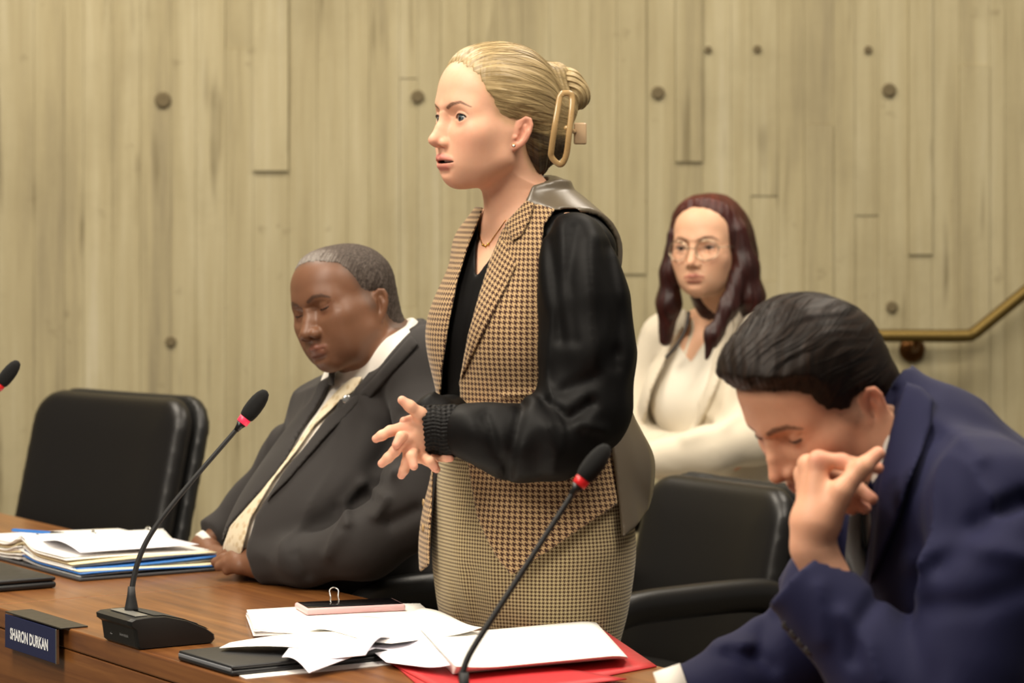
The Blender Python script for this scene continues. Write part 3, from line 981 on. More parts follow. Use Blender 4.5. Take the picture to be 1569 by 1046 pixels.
def strands_mesh(name, parent, paths, rad, mat, hc):
    """many thin three-sided locks: paths (n, m, 3)"""
    n, m, _ = paths.shape
    T = np.gradient(paths, axis=1); T /= np.linalg.norm(T, axis=2, keepdims=True) + 1e-9
    ref = np.tile(V(.3, .2, .93), (n, m, 1))
    A = np.cross(T, ref); A /= np.linalg.norm(A, axis=2, keepdims=True) + 1e-9
    B = np.cross(T, A)
    prof = np.sin(np.linspace(.12, math.pi - .12, m)) ** .5
    r = np.asarray(rad)[:, None] * prof[None]
    V3 = []
    for k in range(3):
        a = k * 2.0944
        V3.append(paths + (math.cos(a) * A + math.sin(a) * B) * r[:, :, None])
    v = np.stack(V3, 2).reshape(-1, 3)
    idx = np.arange(n * m * 3).reshape(n, m, 3)
    F = []
    for k in range(3):
        k2 = (k + 1) % 3
        F.append(np.stack([idx[:, :-1, k], idx[:, :-1, k2], idx[:, 1:, k2], idx[:, 1:, k]], -1).reshape(-1, 4))
    hcv = np.repeat(hc.reshape(n * m, 3), 3, axis=0)
    o = link_mesh(name, v, np.concatenate(F), mat, parent, True, {'hc': hcv})
    o['kind'] = 'stuff'
    return o

# ------------------------------------------------------------------ the standing woman
def build_standing_woman():
    D = 4.40
    O = V((815 - 784.5) * 4.44 / FPX, 4.44, 0)
    R = yaw(55)
    P = thing('person', 'standing woman in houndstooth vest, black blouse and blonde hair clipped up', 'person', O)
    loc = lambda p: (p - O) @ R
    # --- head
    H = dict(HEAD0); H.update(open=.0030, lid_up=.44, lid_lo=.40)
    ho = at(752, 182, D); hR = pitch_roll(yaw(60), 0, 0)
    hl = lambda p: (p - ho) @ hR
    rows = smooth_rows([(.70, 0, 0, .095, .150), (.78, 0, 0, .122, .162), (.88, -.004, 0, .138, .172), (.98, 0, 0, .124, .152), (1.05, .002, 0, .118, .140),
                        (1.12, .006, 0, .118, .140), (1.20, .006, 0, .112, .142), (1.28, .002, 0, .098, .142), (1.34, -.008, 0, .082, .142),
                        (1.385, -.004, 0, .060, .100), (1.42, .004, 0, .046, .058)])
    def torso(p):
        q = loc(p); m = np.stack([q[:, 0], np.abs(q[:, 1]), q[:, 2]], 1)
        d = stack(q, rows)
        d = smin(d, ell(m, (.062, .062, 1.195), (.055, .058, .060)), .045)
        d = smin(d, chain(m, [(-.016, .04, 1.368), (-.012, .085, 1.347), (-.010, .122, 1.326)], [.038, .038, .040]), .03)
        return d
    nb = ho + hR @ V(-.020, 0, -.045)
    nt = O + R @ V(.020, 0, 1.375)
    def neck(p):
        a = loc(p)
        d = seg(p, nb, nt, .0465, .050)
        return d
    def upper(p):
        d = smin(head_sdf(hl(p), H), neck(p), .018)
        t_ = torso(p)
        a = loc(p); m = np.stack([a[:, 0], np.abs(a[:, 1]), a[:, 2]], 1)
        t_ = smin(t_, chain(m, [(.060, .018, 1.362), (.030, .08, 1.380), (-.0, .13, 1.372)], [.009, .008, .008]), .018)
        return smin(d, t_, .032)
    hand_l = lambda p: left_hand(p)
    def left_hand(p):
        Wp = (670, 660, 4.240)
        mc = [(622, 655, 4.222, 10.5), (620, 672, 4.217, 10.5), (628, 688, 4.221, 10), (641, 699, 4.230, 9)]
        d = pc(p, [Wp + (21,), (700, 660, 4.245, 22)])
        for x, y, dd, r in mc:
            d = smin(d, pc(p, [(664, 650 + (y - 655) * .45, 4.236, 15), (x, y, dd, r)]), .010)
        for f in ([mc[0], (598, 660, 4.211, 8.2), (585, 667, 4.209, 7.6), (576, 672, 4.210, 6.4)],
                  [mc[1], (605, 691, 4.205, 8.2), (595, 701, 4.204, 7.6), (585, 710, 4.206, 6.5)],
                  [mc[2], (623, 709, 4.211, 7.8), (619, 720, 4.212, 7.1), (615, 728, 4.215, 6.2)],
                  [mc[3], (655, 706, 4.222, 7.2), (664, 712, 4.226, 6.6), (669, 719, 4.232, 5.8)]):
            d = smin(d, pc(p, f, .004), .006)
        d = smin(d, pc(p, [(660, 645, 4.232, 13), (643, 634, 4.216, 10.5), (628, 622, 4.206, 8.6), (616, 613, 4.204, 7.0)], .005), .010)
        return d
    def right_hand(p):
        d = pc(p, [(720, 652, 4.300, 21), (690, 655, 4.284, 20)])
        mc = [(640, 656, 4.256, 10), (640, 672, 4.252, 10), (650, 688, 4.252, 9.5), (668, 698, 4.256, 9)]
        for x, y, dd, r in mc:
            d = smin(d, pc(p, [(684, 656 + (y - 660) * .4, 4.278, 15), (x, y, dd, r)]), .010)
        for f in ([mc[0], (628, 666, 4.228, 8), (614, 669, 4.202, 7.8), (607, 681, 4.196, 6.6)],
                  [mc[1], (638, 688, 4.228, 8), (630, 698, 4.203, 7.8), (634, 714, 4.197, 6.6)],
                  [mc[2], (652, 700, 4.228, 7.6), (659, 706, 4.210, 7.3), (666, 717, 4.212, 6.2)],
                  [mc[3], (678, 700, 4.232, 7.0), (683, 701, 4.220, 6.6), (690, 702, 4.216, 5.6)]):
            d = smin(d, pc(p, f, .003), .005)
        d = smin(d, pc(p, [(676, 645, 4.270, 12), (650, 644, 4.246, 9.5), (630, 644, 4.226, 8), (619, 645, 4.220, 6.8)], .004), .010)
        return d
    hands = lambda p: np.minimum(left_hand(p), right_hand(p))
    arms_c = lambda p: np.minimum(pc(p, [(884, 368, 4.27, 40), (905, 660, 4.25, 34), (700, 660, 4.245, 22)], 0),
                                  pc(p, [(752, 368, 4.50, 32), (722, 600, 4.49, 32), (720, 652, 4.300, 21)], 0))
    def legs(p):
        q = loc(p); m = np.stack([q[:, 0], np.abs(q[:, 1]), q[:, 2]], 1)
        return chain(m, [(0, .085, .85), (.012, .085, .48), (0, .08, .08), (.05, .082, .04)], [.066, .050, .042, .034], .02)
    low = lambda p: smin(np.minimum(torso(p), legs(p)), arms_c(p), .02) + .004
    b1 = polygonise(upper, ho + V(-.20, -.20, -.35), ho + V(.20, .20, .125), .0014)
    zc = float(ho[2] - .35)
    b2 = polygonise(lambda p: np.maximum(low(p), p[:, 2] - zc - .012), O + V(-.30, -.32, .0), O + V(.30, .26, zc + .02), .009)
    b3 = polygonise(hands, at(565, 735, 4.21) - V(0, .06, 0), at(705, 600, 4.21) + V(0, .13, 0), .0011)
    v, f = skin_block([b1, b2, b3])
    regp = [(.075, .14), (.068, .094), (.060, .080), (.050, .062), (.041, .041), (.030, .020), (.024, .006), (.012, -.006), (-.004, -.010),
            (-.022, -.024), (-.034, -.056), (-.050, -.080), (-.14, -.086), (-.17, .14)]
    pal = dict(hairreg=regp, haircol='#a58a5c', skin='#e2b092', blush='#d48d78', shadow='#c6917a', under='#cb9680', lip='#c5736c', lip_w=.8, brow='#5f4335', liner='#3b2622',
               brow_pts=[(.014, .0150, .8), (.026, .0205, 1.1), (.040, .0235, .8), (.054, .016, .3)], brow_t=.0024)
    c = head_colour(hl(v), H, pal)
    nb_ = len(b1[0]) + len(b2[0])
    # finger tips and knuckles are pinker
    tips = [(576, 672, 4.210), (585, 710, 4.206), (615, 728, 4.215), (669, 719, 4.232), (616, 613, 4.204), (607, 681, 4.196), (634, 714, 4.197),
            (666, 717, 4.212), (690, 702, 4.216), (619, 645, 4.220)]
    hv = v[nb_:]
    m = np.zeros(len(hv), np.float32)
    for t_ in tips: m = np.maximum(m, np.exp(-(ln(hv - at(*t_)) / .010) ** 2))
    for t_ in [(598, 660, 4.205), (605, 691, 4.199), (622, 655, 4.212), (620, 672, 4.207), (628, 688, 4.211)]: m = np.maximum(m, .5 * np.exp(-(ln(hv - at(*t_)) / .009) ** 2))
    c[nb_:] = c[nb_:] * (1 - .55 * m[:, None]) + np.array(srgb('#dc8f80'), np.float32) * .55 * m[:, None]
    link_mesh('body', v, f, MATS['skin'], P, True, {'col': rgba(c)})
    make_eyes(P, ho, hR, H, (1, .22, -.02), '#4d565a')
    make_lashes(P, ho, hR, H, MATS['dark_lash'], .0012)
    # teeth
    pts = [V(.0755 * math.cos(a) - .0035 * 0, .0245 * math.sin(a) * 1.0, 0) for a in np.linspace(-1.2, 1.2, 13)]
    pts = np.array([[0.050 + .0275 * math.cos(a), .023 * math.sin(a), H['mouth_z'] + .0022] for a in np.linspace(-1.25, 1.25, 13)])
    v_, f_ = tube(pts @ hR.T + ho, .0036, 8, flat=(1, .55))
    link_mesh('teeth', v_, f_, MATS['teeth'], P)

    # --- hair
    pole = V(-.118, 0, .045)
    m3 = lambda q: np.stack([q[:, 0], np.abs(q[:, 1]), q[:, 2]], 1)
    def hair_fn(q):
        base = hair_cap(q, H, None, 0)
        reg = poly2(q[:, 0], q[:, 2], regp)
        reg = reg + .0025 * vnoise(q, 260, 5)
        phi = np.arctan2(q[:, 1], q[:, 2] - .02 - .2 * (q[:, 0] + .02))
        g = np.sin(phi * 31 + 3 * np.sin(phi * 5)) * .5 + np.sin(phi * 67 + 1.3 + 25 * q[:, 0]) * .5 + np.sin(phi * 13 + 18 * q[:, 0])
        th = .0002 + .0088 * np.clip(-reg / .036, 0, 1) ** .7 + 0.00045 * g * np.clip(-reg / .015, 0, 1)
        cap = smax(base - th, reg, .0015)
        # gathered hair behind: the upright roll and the bun
        roll = chain(q, [(-.112, .008, .068), (-.114, .010, .020), (-.100, .008, -.035), (-.078, .006, -.066)], [.022, .027, .027, .020], .02)
        roll = smin(roll, chain(m3(q), [(-.060, .040, -.040), (-.062, .026, -.070), (-.070, .010, -.078)], [.022, .016, .012], .01), .02)
        a2 = np.arctan2(q[:, 1], q[:, 0] + .09)
        roll = roll + .0010 * np.sin(a2 * 26 + 30 * q[:, 2]) + .0006 * np.sin(a2 * 55)
        d = smin(cap, roll, .022)
        return d
    def bun_fn(q):
        Rb = np.stack([V(.80, 0, -.60), V(0, 1, 0), V(.60, 0, .80)], 1)
        d = ell(q, (-.143, .008, .046), (.024, .030, .033), Rb)
        d = smin(d, ell(q, (-.130, .006, .066), (.020, .026, .018)), .012)
        d = smin(d, chain(q, [(-.140, .010, .045), (-.128, .016, .018), (-.120, .016, -.010)], [.017, .013, .010]), .012)
        r = np.hypot(q[:, 0] + .118, q[:, 2] - .022)
        return d + .0008 * np.sin(r * 700 + 60 * q[:, 1]) + .0005 * np.sin(r * 1500 + 90 * q[:, 1])
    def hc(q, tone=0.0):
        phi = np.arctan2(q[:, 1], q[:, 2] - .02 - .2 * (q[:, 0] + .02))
        dark = -.30 * np.clip((-.008 - q[:, 2] + .10 * (q[:, 0] + .05)) / .02, 0, 1) * np.clip((.01 - q[:, 0]) / .03, 0, 1) * np.clip((q[:, 0] + .135) / .03, 0, 1)  # nape darker: brown roots, plus shade put into the hair tone
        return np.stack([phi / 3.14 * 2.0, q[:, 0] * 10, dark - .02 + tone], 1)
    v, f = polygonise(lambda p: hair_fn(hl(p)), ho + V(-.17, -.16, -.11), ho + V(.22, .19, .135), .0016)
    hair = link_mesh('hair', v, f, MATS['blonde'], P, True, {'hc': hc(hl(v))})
    v, f = polygonise(lambda p: bun_fn(hl(p)), ho + V(.03, -.02, -.05), ho + V(.20, .15, .13), .0014)
    q = hl(v)
    link_mesh('hair_bun', v, f, MATS['blonde'], hair, True, {'hc': np.stack([np.hypot(q[:, 0] + .118, q[:, 2] - .022) * 26 + q[:, 1] * 3, np.arctan2(q[:, 2] - .022, q[:, 0] + .118), np.full(len(q), .06)], 1)})
    # loose locks lying on the cap, from the hairline to the clip
    n, m = 170, 16
    phis = rng.uniform(-2.25, 2.25, n); s0 = rng.uniform(0, .3, n); s1 = rng.uniform(.75, 1.0, n)
    tt = np.linspace(0, 1, m)
    c0 = V(-.02, 0, .02)
    xs = .068 + (-.115 - .068) * (s0[:, None] + (s1 - s0)[:, None] * tt[None])
    ph = phis[:, None] + .05 * np.sin(tt[None] * 5 + rng.uniform(0, 6, n)[:, None])
    axis_o = np.stack([xs, np.zeros_like(xs), .02 + .2 * (xs + .02)], -1)
    dirs = np.stack([np.zeros_like(xs), np.sin(ph), np.cos(ph)], -1)
    L, ok = ray_root(lambda q: hair_fn(q.astype(np.float32)), axis_o.reshape(-1, 3).astype(np.float32), dirs.reshape(-1, 3).astype(np.float32), .012, .13)
    qs = axis_o.reshape(-1, 3) + dirs.reshape(-1, 3) * (L + .0002 + .0004 * rng.random(len(L)))[:, None]
    okr = ok.reshape(n, m)
    good = okr.all(1)
    paths = (qs @ hR.T + ho).reshape(n, m, 3)[good]
    h3 = hc(qs.astype(np.float32)).reshape(n, m, 3)[good]
    h3 = h3.copy(); h3[:, :, 2] += rng.normal(.07, .08, (len(h3), 1)); h3[:, :, 0] += rng.random((len(h3), 1))
    strands_mesh('hair_locks', hair, paths, rng.uniform(.00012, .0003, len(paths)), MATS['blonde'], h3)

    # --- hair clip: two rounded frames joined at the top, gripping the roll
    def ring(cpts, u_w, name, mat):
        v, f = tube(cpts, .0046, 8, closed=True, flat=(.42, 1), up=u_w)
        return link_mesh(name, v, f, mat, clip)
    clip = thing('hair_clip', None, None, ho); clip.parent = P; clip.location = Vector3(ho - O)
    def frame_pts(pix_pts, q_y, dep):
        P0 = [at(x, y, dep + s_) for x, y, s_ in pix_pts]
        return np.array(catmull(P0 + P0[:1], 5)[:-1])
    near = [(862, 143, .004), (873, 143, .004), (877, 150, .004), (876, 170, .0), (872, 205, -.002), (868, 236, .004), (861, 251, .008), (854, 250, .008), (845, 240, .006), (845, 228, .002), (850, 195, -.004), (855, 165, .0), (858, 149, .004)]
    ring(frame_pts(near, 0, 4.305), (0, 1, 0), 'clip_jaw', MATS['clip_tan'])
    fr = box((0, 0, 0), (.020, .006, .034), None, .0028)
    v_, f_ = fr[0] + at(889, 204.5, 4.43), fr[1]
    link_mesh('clip_paddle', v_, f_, MATS['clip_beige'], clip)
    v_, f_ = tube([at(868, 196, 4.345), at(876, 200, 4.40), at(884, 203, 4.45)], .004, 8)
    link_mesh('clip_hinge', v_, f_, MATS['clip_tan'], clip)
    # earring, necklace
    ear = at(787, 223, 4.3165)
    v_, f_ = uvsphere(ear, .0021, 10, 6); link_mesh('earring', v_, f_, MATS['diamond'], P)
    v_, f_ = lathe([(.0026, 0), (.0029, .0012), (.0022, .0022)], ear + V(.0, .0015, 0), (0, -1, 0), 12); link_mesh('earring_setting', v_, f_, MATS['gold'], P)
    def hit(fn, x, y, d0=3.9, d1=4.7):
        ds = np.linspace(d0, d1, 500)
        pts = np.stack([at(x, y, d) for d in ds]).astype(np.float32)
        s_ = fn(pts)
        k = np.argmax(s_ < 0)
        return pts[k] if (s_ < 0).any() else None
    npix = [(733, 336), (734, 352), (736, 366), (740, 375), (745, 377), (751, 371), (758, 361), (766, 350), (775, 337)]
    pts = [hit(lambda p: upper(p) - .0012, *q) for q in npix]
    pts = catmull([q for q in pts if q is not None], 6)
    v_, f_ = tube(pts, .0008, 6); nk = link_mesh('necklace', v_, f_, MATS['gold'], P)
    for q in ((740, 375), (744, 377), (748, 374)):
        h_ = hit(lambda p: upper(p) - .002, *q)
        v_, f_ = uvsphere(h_, .0022, 10, 6); link_mesh('necklace_bead', v_, f_, MATS['gold'], nk)

    # --- clothes
    torso_c = lambda p: smin(torso(p), neck(p), .03)
    vneck = [(728, 426), (731, 375), (735, 322), (742, 300), (812, 285), (806, 318), (772, 352), (756, 388), (746, 402)]
    lo, hi = O + V(-.26, -.27, .975), O + V(.26, .25, 1.47)
    def blouse(p):
        d = shell(torso_c(p), .0035, .0085)
        d = ssub(d, np.maximum(ppoly(p, vneck), loc(p)[:, 0] * -1 - .04), .002)
        q = loc(p)
        return np.maximum(d, q[:, 2] - 1.400 + .3 * q[:, 0])
    garment('blouse', P, blouse, lo, hi, .0035, MATS['black_silk'])
    # sleeves
    folds = [(pl((842, 345, 4.20), (850, 420, 4.19), (862, 520, 4.18)), .010, -.007), (pl((905, 365, 4.22), (905, 440, 4.19), (915, 560, 4.18)), .012, .006),
             (pl((930, 380, 4.24), (945, 470, 4.22), (945, 560, 4.2)), .010, -.006), (pl((880, 350, 4.2), (872, 430, 4.18), (880, 520, 4.17)), .010, -.006),
             (pl((838, 618, 4.17), (872, 642, 4.15), (905, 618, 4.16)), .010, -.010), (pl((800, 622, 4.15), (786, 680, 4.13), (780, 725, 4.14)), .010, -.009),
             (pl((865, 600, 4.17), (905, 580, 4.17), (940, 540, 4.2)), .012, -.007), (pl((745, 640, 4.15), (760, 690, 4.14), (775, 715, 4.15)), .008, -.005),
             (pl((840, 655, 4.13), (850, 690, 4.13), (845, 720, 4.15)), .012, .008), (pl((890, 650, 4.15), (925, 660, 4.17)), .010, .006)]
    def sleeve_l(p):
        d = pc(p, [(878, 368, 4.285, 44), (886, 408, 4.278, 55), (895, 462, 4.27, 64), (900, 540, 4.265, 69), (900, 620, 4.255, 66)], .03)
        d = smin(d, pc(p, [(892, 630, 4.25, 66), (848, 668, 4.225, 60), (790, 678, 4.215, 54), (735, 664, 4.215, 40), (712, 660, 4.222, 37)], .03), .03)
        u, w = pix(p)
        return (d - wrinkle(p, folds) + .0014 * vnoise(p, 38, 8) - .006 * drape(p, 21, 20, 20, 7)) * .85
    garment('sleeve', P, sleeve_l, at(640, 760, 4.1) - V(0, .06, 0), at(1000, 310, 4.2) + V(0, .30, 0), .0036, MATS['black_silk'])
    def cuff_l(p):
        u, w = pix(p)
        d = pc(p, [(728, 660, 4.222, 40), (690, 659, 4.232, 38), (640, 657, 4.238, 37)], .01)
        d = d + .0009 * np.sin(w * 1.1 + 1.3 * np.sin(u * .22)) + .0005 * np.sin(u * .8 + np.sin(w))
        d = ssub(d, pc(p, [(690, 659, 4.232, 29), (630, 657, 4.238, 29)], .01), .002)
        return np.maximum(d, (647 - u + (w - 640) * .10 + 1.3 * np.sin(w * .8)) * .97e-3)
    garment('cuff', P, cuff_l, at(630, 712, 4.14), at(737, 606, 4.34), .0017, MATS['black_silk'], smooth=0)
    def sleeve_r(p):
        d = pc(p, [(752, 368, 4.50, 36), (738, 460, 4.51, 42), (722, 590, 4.49, 42), (706, 640, 4.44, 40), (692, 648, 4.36, 36), (668, 640, 4.305, 36)], .03)
        return d - wrinkle(p, [(pl((640, 622, 4.28), (660, 605, 4.28), (672, 590, 4.3)), .006, .005)])
    garment('sleeve', P, sleeve_r, at(610, 720, 4.28) - V(0, .06, 0), at(800, 320, 4.5) + V(0, .12, 0), .0045, MATS['black_silk'])

    # vest
    near_poly = [(808, 306), (852, 320), (834, 346), (829, 398), (827, 453), (833, 522), (840, 590), (870, 640), (942, 660), (947, 772), (784, 882), (766, 862), (745, 826),
                 (730, 790), (721, 740), (713, 690), (706, 640), (703, 585), (716, 515), (733, 453), (750, 398), (768, 353)]
    far_poly = [(742, 318), (640, 300), (620, 560), (612, 720), (640, 880), (658, 866), (661, 800), (664, 729), (668, 690), (676, 600), (679, 560), (688, 500), (701, 432), (717, 380)]
    hem_flare = lambda q: 0.015 * np.clip((1.07 - q[:, 2]) / .25, 0, 1) ** 1.3
    def vest_base(p):
        q = loc(p)
        d = torso(p)
        return d - hem_flare(q)
    fabn = lambda v: fab_attr(v, O, R, .150)
    low_v = O + V(-.30, -.30, .78); hi_v = O + V(.30, .28, 1.46)
    def vest_panel(poly, side):
        def fn(p):
            q = loc(p)
            d = shell(vest_base(p), .0165, .0068) + .0006 * vnoise(p, 30, 4)
            if side > 0:
                d = d - wrinkle(p, [(pl((770, 607, 4.2), (836, 601, 4.22)), .004, .004)])
            k = np.maximum(ppoly(p, poly), -.05 - q[:, 1] if side > 0 else q[:, 1] - .05)
            k = np.maximum(k, -.11 - q[:, 0])
            return smax(d, k, .0035)
        return fn
    garment('vest_panel', P, vest_panel(near_poly, 1), low_v, hi_v, .0028, MATS['tweed'], fabn)
    garment('vest_panel', P, vest_panel(far_poly, -1), low_v, hi_v, .0030, MATS['tweed'], fabn, keep=False)
    lap_low = [(704, 586), (716, 515), (733, 453), (750, 398), (767, 358), (780, 384), (792, 405), (776, 440), (758, 476), (734, 524), (714, 566)]
    lap_top = [(772, 343), (806, 306), (820, 311), (812, 338), (800, 361), (785, 371)]
    def lapel(poly):
        def fn(p):
            k = ppoly(p, poly)
            rise = .0215 + .0025 * np.clip(-k / .02, 0, 1)
            d = shell(vest_base(p), rise, .0062)
            return smax(d, np.maximum(k, -loc(p)[:, 0] - .05), .003)
        return fn
    garment('lapel', P, lapel(lap_low), low_v, hi_v, .0024, MATS['tweed'], lambda v: fab_attr(v, O, R, .150, .42))
    garment('collar', P, lapel(lap_top), low_v, hi_v, .0024, MATS['tweed'], lambda v: fab_attr(v, O, R, .150, -.30))
    # satin back of the vest with its stand collar
    yoke = [(826, 262), (803, 312), (850, 323), (868, 320), (884, 320), (918, 350), (990, 420), (990, 230), (840, 230)]
    def vest_back(p):
        q = loc(p)
        ba = smin(vest_base(p), neck(p), .030) - .035 * np.exp(-((q[:, 2] - 1.005) / .07) ** 2) * np.clip(-q[:, 0] / .10, 0, 1)
        d = shell(ba, .0165 - .008 * np.clip((q[:, 2] - 1.37) / .05, 0, 1), .0105) + .0018 * vnoise(p, 42, 12) * np.clip((1.15 - q[:, 2]) / .1, .15, 1)
        edge = np.minimum(q[:, 0] + .030, np.maximum(ppoly(p, yoke), np.maximum(-.02 - q[:, 1], 1.33 - q[:, 2])))
        top = np.maximum(q[:, 2] - 1.452 + .25 * (q[:, 0] + .06), np.abs(q[:, 1]) - .128 - 2.0 * np.clip(1.16 - q[:, 2], 0, 1))
        bot = .925 - q[:, 2] - .45 * (q[:, 0] + .10)
        return smax(d, np.maximum(np.maximum(edge, top), bot), .003)
    garment('vest_back', P, vest_back, low_v, hi_v + V(0, 0, .03), .0034, MATS['satin'])
    # buttons and buttonholes
    for x, y in ((735, 737), (742, 777), (752, 817)):
        a_ = hit(lambda p: vest_base(p) - .0185, x - 7, y + 2); b_ = hit(lambda p: vest_base(p) - .0185, x + 8, y - 3)
        if a_ is not None and b_ is not None:
            v_, f_ = tube([a_, (a_ + b_) / 2, b_], .0016, 6); link_mesh('buttonhole', v_, f_, MATS['dark_lash'], P)
    for x, y in ((651, 770), (650, 808)):
        b_ = hit(lambda p: vest_base(p) - .019, x, y)
        if b_ is not None:
            v_, f_ = lathe([(.001, 0), (.006, .001), (.0065, .003), (.003, .004)], b_, -R[:, 1] * .4 + R[:, 0], 14); link_mesh('button', v_, f_, MATS['clip_tan'], P)
    # trousers
    trows = smooth_rows([(.02, 0, 0, .09, .12), (.30, .004, 0, .105, .15), (.60, .004, 0, .104, .160), (.70, .002, 0, .112, .168), (.77, .000, 0, .136, .174), (.86, -.002, 0, .149, .180),
                         (.95, 0, 0, .141, .174), (1.05, 0, 0, .128, .158)])
    def trousers(p):
        q = loc(p)
        d = stack(q, trows)
        d = d + .010 * np.exp(-(q[:, 1] / .016) ** 2) * np.clip((.86 - q[:, 2]) / .15, 0, 1) * (q[:, 0] > 0)
        d = np.maximum(d, -np.maximum(np.maximum(np.abs(q[:, 1]) - .012, q[:, 2] - .66), -1)) if False else d
        d = ssub(d, np.maximum(np.abs(q[:, 1]) - .010 - .04 * np.clip(.70 - q[:, 2], 0, 1), q[:, 2] - .72), .03)
        d = d - wrinkle(p, [(pl((748, 700, 4.26), (752, 800, 4.25), (760, 960, 4.24)), .010, .004), (pl((725, 880, 4.28), (735, 960, 4.27)), .012, -.006),
                            (pl((700, 720, 4.29), (700, 950, 4.28)), .012, .003), (pl((860, 860, 4.25), (945, 840, 4.30)), .02, .003)])
        return np.maximum(d, q[:, 2] - 1.03)
    tr = garment('trousers', P, trousers, O + V(-.25, -.25, 0), O + V(.25, .25, 1.05), .0055, MATS['tweed_fine'], lambda v: fab_attr(v, O, R, .155))
    for sg in (1, -1):
        def shoe(p, sg=sg):
            q = loc(p)
            d = chain(q, [(-.03, .08 * sg, .045), (.06, .08 * sg, .035), (.15, .085 * sg, .025)], [.040, .036, .024], .02)
            return np.maximum(d, .002 - q[:, 2])
        garment('shoe', P, shoe, O + V(-.25, -.25, 0), O + V(.25, .25, .12), .006, MATS['dark_lash'])
    return P
STANDING = build_standing_woman()

# ------------------------------------------------------------------ the man in the charcoal suit, seated on the left
def build_left_man():
    D = 5.0
    O = V((545 - 784.5) * D / FPX, D, 0)
    R = yaw(60)
    P = thing('person', 'seated older man in charcoal suit and cream tie, eyes lowered, hands on the desk', 'person', O)
    loc = lambda p: (p - O) @ R
    H = dict(HEAD0)
    H.update(s=.975, w=1.08, cran=(.093, .0735, .074), cranc=(-.014, 0, .026), face_w=.060, face_h=.080, jaw_w=.054, jaw_r=.020, jaw_z=-.058, chin=(.060, -.094), chin_r=.018, chin_w=.013, cheek=.022, cheek_y=.046, brow_r=.0105,
             nose_tip=(.1090, -.0370), nose_r=.0116, bridge=(.0850, .003), bridge_r=.0075, ala=(.0895, .0160, -.0400), ala_r=.0098, hump=-.001, mouth_z=-.0700, mouth_w=.0300,
             lip_u=.0060, lip_l=.0072, mouth_x=.0890, open=0.0, jowl=.8, lid_up=-.16, lid_lo=.26, ear=.92, bag=.4, fold=0.0, ear_out=46, fat=.004, muzzle=.025)
    hR = pitch_roll(yaw(46), 9.8, 12.5)
    earL = hR @ (V(-.016, .073, -.023) * H['s'])
    ho = at(578, 469, 4.93) - earL
    hl = lambda p: (p - ho) @ hR
    rows = smooth_rows([(.44, -.02, 0, .15, .180), (.56, -.02, 0, .155, .180), (.68, -.015, 0, .160, .180), (.75, .005, 0, .165, .178), (.80, .035, 0, .185, .176), (.88, .010, 0, .180, .174), (.97, -.038, 0, .155, .172),
                        (1.04, -.075, 0, .128, .165), (1.10, -.095, 0, .100, .140), (1.15, -.100, 0, .07, .09)])
    nb = ho + hR @ (V(-.030, 0, -.055) * H['s'])
    nt = O + R @ V(-.095, .010, 1.10)
    def torso(p):
        d = stack(loc(p), rows)
        return smin(d, pc(p, [(648, 566, 4.87, 50), (592, 562, 5.0, 52), (505, 634, 5.14, 42)], .02), .05)
    neck = lambda p: seg(p, nb, nt, .062, .070)
    upper = lambda p: smin(smin(head_sdf(hl(p), H), neck(p), .030), torso(p), .03)
    def hands(p):
        # near hand lying palm down, fingers pointing to the picture's left
        d = pc(p, [(425, 864, 4.83, 24), (400, 862, 4.85, 25)])
        mc = [(362, 848, 4.90, 11), (360, 855, 4.88, 11.5), (362, 862, 4.865, 11), (368, 868, 4.855, 10)]
        for m_ in mc: d = smin(d, pc(p, [(398, 859 + (m_[1] - 857) * .5, 4.86, 17), m_], .004), .014)
        for m_, (dx, dy) in zip(mc, ((-24, 2), (-30, 3), (-27, 3), (-20, 3))):
            d = smin(d, pc(p, [m_, (m_[0] + dx * .55, m_[1] + dy * .3, m_[2] + .01, 9.0), (m_[0] + dx, m_[1] + dy + 3, m_[2] + .015, 7.2)], .003), .006)
        d = smin(d, pc(p, [(390, 850, 4.89, 13), (366, 840, 4.92, 10), (348, 840, 4.94, 8)], .004), .010)
        # far hand beyond it
        e = pc(p, [(312, 836, 5.20, 20), (322, 846, 5.17, 20)])
        for k, (x, y, dd) in enumerate(((340, 846, 5.10), (344, 852, 5.08), (342, 858, 5.07), (336, 862, 5.07))):
            e = smin(e, pc(p, [(322, 848, 5.16, 14), (x - 8, y - 1, dd + .04, 10), (x + 10, y + 2, dd, 8), (x + 20, y + 5, dd - .03, 6.8)], .004), .007)
        e = smin(e, pc(p, [(318, 856, 5.13, 11), (316, 864, 5.09, 9), (324, 868, 5.06, 7.5)], .004), .009)
        return np.minimum(d, e)
    arms_pts = [(650, 568, 4.86, 40), (650, 770, 4.73, 36), (560, 836, 4.73, 30), (425, 864, 4.83, 22)]
    arms_far = [(512, 612, 5.14, 38), (420, 740, 5.22, 34), (312, 836, 5.20, 19)]
    def low(p):
        q = mirror(loc(p))
        leg = chain(q, [(-.02, .10, .54), (.42, .13, .53), (.40, .13, .10), (.48, .13, .05)], [.095, .070, .045, .035], .02)
        return smin(np.minimum(torso(p), leg), np.minimum(pc(p, arms_pts, .01), pc(p, arms_far, .01)), .02) + .006
    zc = 1.02
    b1 = polygonise(lambda p: np.maximum(upper(p), zc - .02 - p[:, 2]), ho + V(-.19, -.19, -.27), ho + V(.19, .19, .15), .0018)
    b2 = polygonise(lambda p: np.maximum(low(p), p[:, 2] - zc), O + V(-.62, -.55, .0), O + V(.40, .42, zc + .03), .012)
    b3 = polygonise(hands, at(270, 900, 5.05) - V(0, .30, 0), at(450, 805, 5.05) + V(0, .22, 0), .0020)
    v, f = skin_block([b1, b2, b3])
